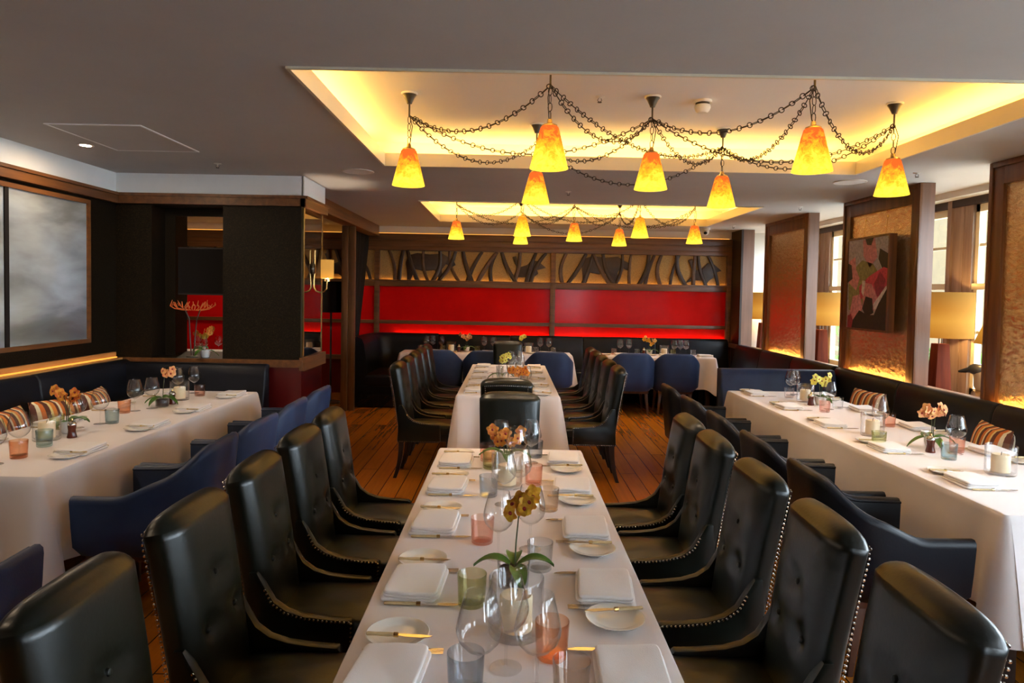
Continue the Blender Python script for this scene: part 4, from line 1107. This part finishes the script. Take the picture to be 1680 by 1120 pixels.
# far centre table
for k, (x, y) in enumerate([(-.05, 6.30), (.04, 6.24), (.16, 6.30), (-.06, 6.62), (.03, 6.72), (.10, 6.60), (.05, 7.30), (.12, 7.40), (.02, 7.85), (.12, 7.9)]):
    wine(x, y, 'wine glass on the far centre table, %s from the front' % (O5+['seventh', 'eighth', 'ninth', 'tenth'])[k])
for k, (c, x, y) in enumerate([('clear', -.13, 6.85), ('clear', -.10, 6.42), ('grey', .15, 6.75), ('pink', .14, 7.2), ('grey', -.1, 7.5)]): tum(c, x, y, 'on the far centre table, %s of its row' % O5[k])
orchid(.10, 6.16, 'orange potted orchid on the far centre table', 'pet_orange', 13, hh=.20); orchid(-.08, 6.95, 'lemon yellow potted orchid on the far centre table', 'pet_lemon', 14, hh=.27, nst=1, nb=7)
# window-side table
for x, y, w in [(2.60, 6.26, 'at the far end, front of a pair'), (2.66, 6.32, 'at the far end, back of a pair'), (2.60, 5.50, 'beside the yellow orchid'), (2.50, 4.55, 'behind the green tumbler'), (2.62, 4.78, 'beside the tall candle'), (2.63, 3.97, 'behind the blue tumbler')]:
    wine(x, y, 'wine glass on the window-side table ' + w)
for k, x, y, w in [('clear', 2.52, 6.10, 'at the far end of the window-side table'), ('pink', 2.68, 6.12, 'behind the clear one at the far end of the window-side table'), ('pink', 2.505, 5.37, 'in front of the yellow orchid'), ('clear', 2.70, 5.56, 'behind the pink one near the yellow orchid'),
                   ('green', 2.27, 4.14, 'on the window-side table before the tall candle'), ('pink', 2.70, 4.80, 'beside the tall candle on the window-side table'), ('pink', 2.67, 4.02, 'behind the peach orchid pot'), ('teal', 2.50, 3.83, 'in front of the peach orchid')]:
    tum(k, x, y, w)
candle(2.58, 5.90, 'at the far end of the window-side table'); candle(2.40, 4.62-.16, 'in the middle of the window-side table'); candle(2.57, 3.52, 'at the near end of the window-side table')
mill(2.54, 5.70, 'beside the yellow orchid'); mill(2.50, 4.00, 'beside the peach orchid')
orchid(2.63, 5.72, 'bright yellow potted orchid on the window-side table', 'pet_lemon', 15, hh=.25, nst=2, nb=4)
orchid(2.585, 4.12, 'peach potted orchid near the front of the window-side table', 'pet_peach', 16, hh=.27, nst=2, nb=5)
# picture-side table
for x, y, w in [(-2.54, 3.36, 'at the near end, cut by the view edge'), (-2.56, 3.56, 'second from the near end'), (-2.64, 4.40, 'behind the teal tumbler, window side'), (-2.70, 4.26, 'behind the amber orchid'), (-2.68, 4.88, 'beside the orange tumbler'), (-2.62, 5.0, 'in front of the far orchid'),
                (-2.74, 5.64, 'at the far end beside the candle'), (-2.66, 5.76, 'at the far end, window side')]:
    wine(x, y, 'wine glass on the picture-side table ' + w)
for k, x, y, w in [('orange', -2.52, 3.50, 'at the near end of the picture-side table'), ('teal', -2.565, 3.76, 'in front of a candle on the picture-side table'), ('teal', -2.58, 4.43, 'in the middle of the picture-side table'), ('orange', -2.71, 4.80, 'in the middle of the picture-side table'), ('pink', -2.55, 5.62, 'at the far end of the picture-side table'),
                   ('green', -2.80, 4.22, 'behind the amber orchid pot')]:
    tum(k, x, y, w)
candle(-2.66, 3.92, 'at the near end of the picture-side table'); candle(-2.61, 5.40, 'at the far end of the picture-side table')
mill(-2.56, 3.99, 'beside the amber orchid on the picture-side table'); mill(-2.57, 5.20, 'beside the far orchid on the picture-side table')
orchid(-2.67, 4.12, 'amber potted orchid near the front of the picture-side table', 'pet_orange', 17, hh=.24, nst=2, nb=4)
orchid(-2.585, 5.08, 'orange and yellow potted orchid on the picture-side table', 'pet_peach', 18, hh=.27, pot='glass', nst=1, nb=6)
for k, (x, y) in enumerate([(-4.12, 9.2), (-4.25, 9.3), (-4.05, 9.5)]): wine(x, y, 'wine glass seen through the niche opening, %s of three' % O5[k])
orchid(-4.3, 9.55, 'yellow potted orchid seen through the niche opening', 'pet_yellow', 31, hh=.26)
# end wall tables
for k, x in enumerate([-1.25, -1.16, -1.03, -.38, -.24, .47, .60]): wine(x, 10.33+.03*(k % 2), 'wine glass on curtain-end wall table, %s from the curtain' % (O5+['seventh'])[k])
for k, x in enumerate([1.68, 1.82, 2.50, 2.60, 2.68]): wine(x, 10.33+.03*(k % 2), 'wine glass on window-end wall table, %s from the curtain' % O5[k])
for k, (c, x) in enumerate([('clear', -1.33), ('grey', -1.0), ('green', -.48), ('clear', .40), ('taupe', .66)]): tum(c, x, 10.22, 'on curtain-end wall table, %s from the curtain' % O5[k])
for k, (c, x) in enumerate([('pink', 1.57), ('teal', 1.92), ('green', 2.46), ('clear', 2.76)]): tum(c, x, 10.22, 'on window-end wall table, %s from the curtain' % O5[k])
candle(-.87, 10.2, 'on curtain-end wall table beside the mill'); candle(.29, 10.2, 'on curtain-end wall table beside the lemon orchid'); candle(2.32, 10.2, 'on window-end wall table')
mill(-.755, 10.22, 'on curtain-end wall table'); mill(2.02, 10.22, 'on window-end wall table')
orchid(-.645, 10.28, 'pale peach potted orchid on curtain-end wall table', 'pet_peach', 19, hh=.26, nst=2, nb=4); orchid(.16, 10.3, 'lemon potted orchid on curtain-end wall table', 'pet_lemon', 20, hh=.26, nst=1, nb=5); orchid(2.12, 10.3, 'yellow potted orchid on window-end wall table', 'pet_yellow', 21, hh=.24, nst=2, nb=4)
o = orchid(-2.87, 6.44, 'orange orchid in a bowl standing in the niche', 'pet_orange', 22, hh=.26, nst=1, nb=7); o.location.z = 1.0

# ------------------------------------------------------------------ cushions
def cushion(x, y, z, rx, rz, label):
    t = bpy.data.objects.new('cushion', None)
    m = M(); rings = []
    n = 14
    vs = []; fs = []
    for sgn in (1, -1):
        b = len(vs)
        for i in range(n+1):
            for j in range(n+1):
                u = i/n*2-1; v = j/n*2-1
                h = .075*((1-u**4)*(1-v**4))**.6
                k = 1-.05*(1-abs(u*v))
                vs.append((sgn*h, u*.21*k, v*.19*k))
        for i in range(n):
            for j in range(n):
                q = (b+i*(n+1)+j, b+(i+1)*(n+1)+j, b+(i+1)*(n+1)+j+1, b+i*(n+1)+j+1); fs.append(q)
    m.add(vs, fs); o = m.obj('cushion', MT['cush'], ang=60)
    bpy.data.objects.remove(t)
    o.location = (x, y, z); o.rotation_euler = (0, rx, rz)
    return tag(o, label, 'cushion', 'striped cushions')
cushion(3.17, 6.02, .665, radians(12), .15, 'striped brown cushion on the window banquette near the navy end')
cushion(3.17, 4.45, .665, radians(12), -.2, 'striped brown cushion on the window banquette behind the peach orchid')
cushion(-3.20, 4.35, .665, radians(-14), .1, 'striped orange cushion on the picture-wall banquette, nearest the camera')
cushion(-3.20, 4.85, .665, radians(-14), -.2, 'striped orange cushion on the picture-wall banquette, second of the row')
cushion(-3.20, 5.30, .665, radians(-14), .2, 'striped orange cushion on the picture-wall banquette, farthest of the row')

# ------------------------------------------------------------------ pendant lamps and chains
def mk_pendant(mat):
    t = thing('pendant_lamp', 'x', 'lamp')
    M().lathe([(.001, 0), (.052, 0), (.055, -.006), (.050, -.012), (.001, -.012)], 24).obj('ceiling_plate', MT['white'], t)
    M().lathe([(.046, -.012), (.034, -.03), (.020, -.06), (.016, -.07), (.001, -.072)], 20).obj('canopy', MT['bronze'], t)
    M().tube([(0, 0, -.07), (0, 0, -.15)], .006, 8).obj('rod', MT['bronze'], t)
    ch = M(); z = -.15
    for k in range(4):
        q = Matrix.Rotation(pi/2*(k % 2), 4, 'Z').to_quaternion() @ Matrix.Rotation(pi/2, 4, 'Y').to_quaternion()
        ch.torus((0, 0, z-.026), .012, .0026, q, sx=1.9, n=12, k=5); z -= .044
    ch.obj('hanging_chain', MT['iron'], t)
    M().tube([(.006, 0, -.15), (.028, 0, -.22), (.012, 0, -.32), (0, 0, -.345)], .003, 6).obj('flex', MT['iron'], t)
    M().lathe([(.001, -.325), (.012, -.33), (.016, -.35), (.042, -.362), (.044, -.372), (.001, -.372)], 20).obj('shade_cap', MT['brass'], t)
    M().lathe([(.040, -.366), (.050, -.376), (.062, -.42), (.082, -.50), (.107, -.60), (.103, -.60), (.079, -.50), (.058, -.42), (.046, -.38), (.036, -.37)], 36).obj('lamp_shade', mat, t, ang=60)
    M().lathe([(.001, -.375), (.012, -.385), (.022, -.41), (.027, -.435), (.020, -.456), (.001, -.464)], 16).obj('bulb', MT['bulb'], t)
    return t
PA, PB = Proto(mk_pendant(MT['shade'])), Proto(mk_pendant(MT['shadey']))
def mk_chain(a, b, sag, label, group):
    a = Vector(a); b = Vector(b); n = 80; pts = []
    for i in range(n+1):
        u = i/n; p = a.lerp(b, u); p.z -= 4*sag*u*(1-u); pts.append(p)
    s = [0]
    for p, q in zip(pts, pts[1:]): s.append(s[-1]+(q-p).length)
    def at(d):
        d = min(max(d, 0), s[-1])
        for i in range(n):
            if d <= s[i+1]: return pts[i].lerp(pts[i+1], (d-s[i])/max(1e-9, s[i+1]-s[i])), (pts[i+1]-pts[i]).normalized()
    m = M(); per = .066; cnt = max(4, int(round(s[-1]/per))); per = s[-1]/cnt
    for k in range(cnt):
        c, t = at((k+.33)*per); q = Vector((1, 0, 0)).rotation_difference(t) @ Matrix.Rotation(.6*(k % 2), 4, 'X').to_quaternion()
        m.torus(c, .0085, .0026, q, sx=3.0, n=12, k=5)
        c, t = at((k+.86)*per); q = Vector((1, 0, 0)).rotation_difference(t) @ Matrix.Rotation(pi/2+.4*(k % 3), 4, 'X').to_quaternion()
        m.torus(c, .0145, .003, q, n=12, k=5)
    return tag(m.obj('chain_swag', MT['iron']), label, 'chain', group)
def cluster(pos, which, top):
    nm = dict(A='picture-side end', B='front, picture-side', C='back, picture-side', D='middle', E='back, window-side', F='front, window-side', G='window-side end')
    for k, (x, y) in pos.items():
        yel = which == 'far' and k in 'BCF'
        (PB if yel else PA).put((x, y, top), rnd.uniform(0, 6), '%s glass pendant lamp, %s position of the %s chained cluster' % ('yellow' if yel else 'amber', nm[k], which), '%s pendant lamps' % which)
    sag = dict(AB=.17, AC=.22, AD=.24, BD=.22, BE=.20, CD=.20, CE=.30, DE=.20, DF=.16, DG=.26, EF=.22, EG=.22, FG=.26)
    for k, sg in sag.items():
        (xa, ya), (xb, yb) = pos[k[0]], pos[k[1]]
        mk_chain((xa, ya, top-.145), (xb, yb, top-.145), sg, 'dark iron chain swag from %s to %s lamp of the %s cluster' % (nm[k[0]], nm[k[1]], which), '%s chain swags' % which)
cluster(dict(A=(-.68, 4.50), B=(.20, 3.80), C=(.18, 5.25), D=(.90, 4.47), E=(1.61, 5.28), F=(1.63, 3.74), G=(2.50, 4.52)), 'near', RZ)
cluster(dict(A=(-.72, 8.96), B=(.13, 8.30), C=(.13, 9.62), D=(.82, 8.95), E=(1.52, 9.65), F=(1.54, 8.22), G=(2.40, 8.98)), 'far', RZ)

# ------------------------------------------------------------------ ceiling fittings
def mk_sprinkler():
    t = thing('sprinkler', 'x', 'sprinkler')
    M().lathe([(.001, 0), (.03, 0), (.03, -.003), (.008, -.008), (.008, -.014), (.001, -.014)], 16).obj('rosette', MT['white'], t)
    M().tube([(-.008, 0, -.012), (-.014, 0, -.025), (-.004, 0, -.036)], .002, 5).tube([(.008, 0, -.012), (.014, 0, -.025), (.004, 0, -.036)], .002, 5).obj('yoke', MT['iron'], t)
    M().lathe([(.001, -.036), (.014, -.036), (.014, -.039), (.001, -.039)], 12).obj('deflector', MT['iron'], t); return t
SPK = Proto(mk_sprinkler())
for x, y, z, w in [(-2.474, 5.773, CZ, 'on the ceiling near the corner block'), (.571, 6.98, CZ, 'on the ceiling between the two coffers'), (3.30, 5.6, CZ, 'on the ceiling beside the nearest gilded screen'), (3.28, 7.8, CZ, 'on the ceiling between the two gilded screens'), (3.24, 10.0, CZ, 'on the ceiling beside the timber post'), (.56, 4.50, RZ, 'inside the near coffer')]:
    SPK.put((x, y, z), 0, 'small ceiling sprinkler ' + w, 'sprinklers')
t = thing('smoke_detector', 'white round smoke detector inside the near coffer', 'smoke detector', (1.246, 4.55, RZ))
M().lathe([(.001, 0), (.06, 0), (.06, -.016), (.001, -.016)], 28).obj('base', MT['white'], t)
M().lathe([(.046, -.016), (.046, -.032)], 28).obj('vent_ring', MT['bronze'], t)
M().lathe([(.05, -.030), (.053, -.045), (.045, -.066), (.030, -.080), (.001, -.082)], 28).obj('sensor_cap', MT['white'], t)
t = thing('security_camera', 'white dome camera on the ceiling near the end wall', 'camera', (2.93, 10.35, CZ))
M().lathe([(.001, 0), (.07, 0), (.07, -.03), (.055, -.04), (.001, -.04)], 26).obj('mount', MT['white'], t)
M().lathe([(.055, -.035), (.058, -.06), (.045, -.095), (.02, -.113), (.001, -.116)], 26).obj('housing', MT['white'], t)
M().dome((-.012, -.050, -.085), .026, (-.2, -.9, -.45), 14).obj('lens', MT['black'], t)
for x, y, w in [(-1.356, 6.03, 'beside the near coffer, picture side'), (3.0, 6.1, 'beside the near coffer, window side')]:
    t = thing('ceiling_speaker', 'round ceiling speaker grille ' + w, 'speaker', (x, y, CZ), 0, 'ceiling speakers')
    M().lathe([(.14, -.0), (.14, -.006), (.128, -.008), (.128, -.002)], 36).obj('rim', MT['cream'], t); M().lathe([(.128, -.005), (.001, -.005)], 36).obj('grille', MT['frieze'], t)
t = thing('recessed_downlight', 'added unseen downlight in the ceiling of the neighbouring room', 'downlight', (-4.2, 9.7, CZ))  # no lamp seen here; added to light the room behind the niche
M().lathe([(.055, 0), (.055, -.004), (.045, -.004), (.044, -.001)], 24).obj('trim_ring', MT['white'], t); M().lathe([(.044, -.0025), (.001, -.0025)], 20).obj('lens', MT['down'], t)
for y, w in [(5.13, 'in the ceiling near the misty panels'), (3.7, 'second from the niche block, added outside the view'), (2.3, 'third from the niche block, added outside the view'), (.9, 'fourth from the niche block, added unseen beside the viewpoint')]:  # all but the first are unseen lamps added to brighten the side table
    t = thing('recessed_downlight', 'small lit ceiling downlight ' + w, 'downlight', (-3.18, y, CZ), 0, 'recessed downlights')
    M().lathe([(.055, 0), (.055, -.004), (.038, -.004), (.036, -.001)], 24).obj('trim_ring', MT['white'], t); M().lathe([(.037, -.0025), (.001, -.0025)], 20).obj('lens', MT['down'], t)
t = thing('access_hatch', 'flush ceiling access hatch near the picture wall', 'hatch', (-2.72, 4.87, CZ))
M().box(-.30, .30, -.40, .40, -.004, 0).obj('panel', MT['ceil'], t); M().box(-.315, .315, -.415, -.40, -.006, 0).box(-.315, .315, .40, .415, -.006, 0).box(-.315, -.30, -.4, .4, -.006, 0).box(.30, .315, -.4, .4, -.006, 0).obj('frame', MT['frieze'], t)

# ------------------------------------------------------------------ light
w = bpy.data.worlds.new('daylight'); SC.world = w; w.use_nodes = True
bg = w.node_tree.nodes['Background']; bg.inputs[0].default_value = (.74, .87, 1.0, 1); bg.inputs[1].default_value = 6.6

sd = bpy.data.lights.new('sun', 'SUN'); sd.energy = 1.5; sd.angle = .02; sd.color = (1, .93, .80)
so = bpy.data.objects.new('sun', sd); COL.objects.link(so); so.rotation_euler = Vector((.72, -.25, -.62)).to_track_quat('-Z', 'Y').to_euler()

# ------------------------------------------------------------------ camera
p_, y_, r_, sft = .03563, .00311, .01829, 39.6
fwd = Vector((sin(y_)*cos(p_), cos(y_)*cos(p_), -sin(p_))); rt = Vector((cos(y_), -sin(y_), 0)); up = rt.cross(fwd)
R2 = rt*cos(r_)+up*sin(r_); U2 = up*cos(r_)-rt*sin(r_)
cd = bpy.data.cameras.new('camera'); co = bpy.data.objects.new('camera', cd); COL.objects.link(co)
mw = Matrix.Identity(4)
for i in range(3): mw[i][0] = R2[i]; mw[i][1] = U2[i]; mw[i][2] = -fwd[i]
mw[2][3] = 1.66
co.matrix_world = mw
cd.sensor_width = 36; cd.lens = 24; cd.shift_y = -sft/1680; cd.clip_start = .05; cd.clip_end = 200
SC.camera = co
SC.view_settings.view_transform = 'Standard'; SC.view_settings.look = 'None'; SC.view_settings.gamma = 1; SC.view_settings.use_curve_mapping = False
SC.view_settings.exposure = 1.75
SC.cycles.transparent_max_bounces = 32; SC.cycles.max_bounces = 8; SC.cycles.diffuse_bounces = 4; SC.cycles.glossy_bounces = 4
SC.cycles.sample_clamp_indirect = 6; SC.cycles.use_denoising = True
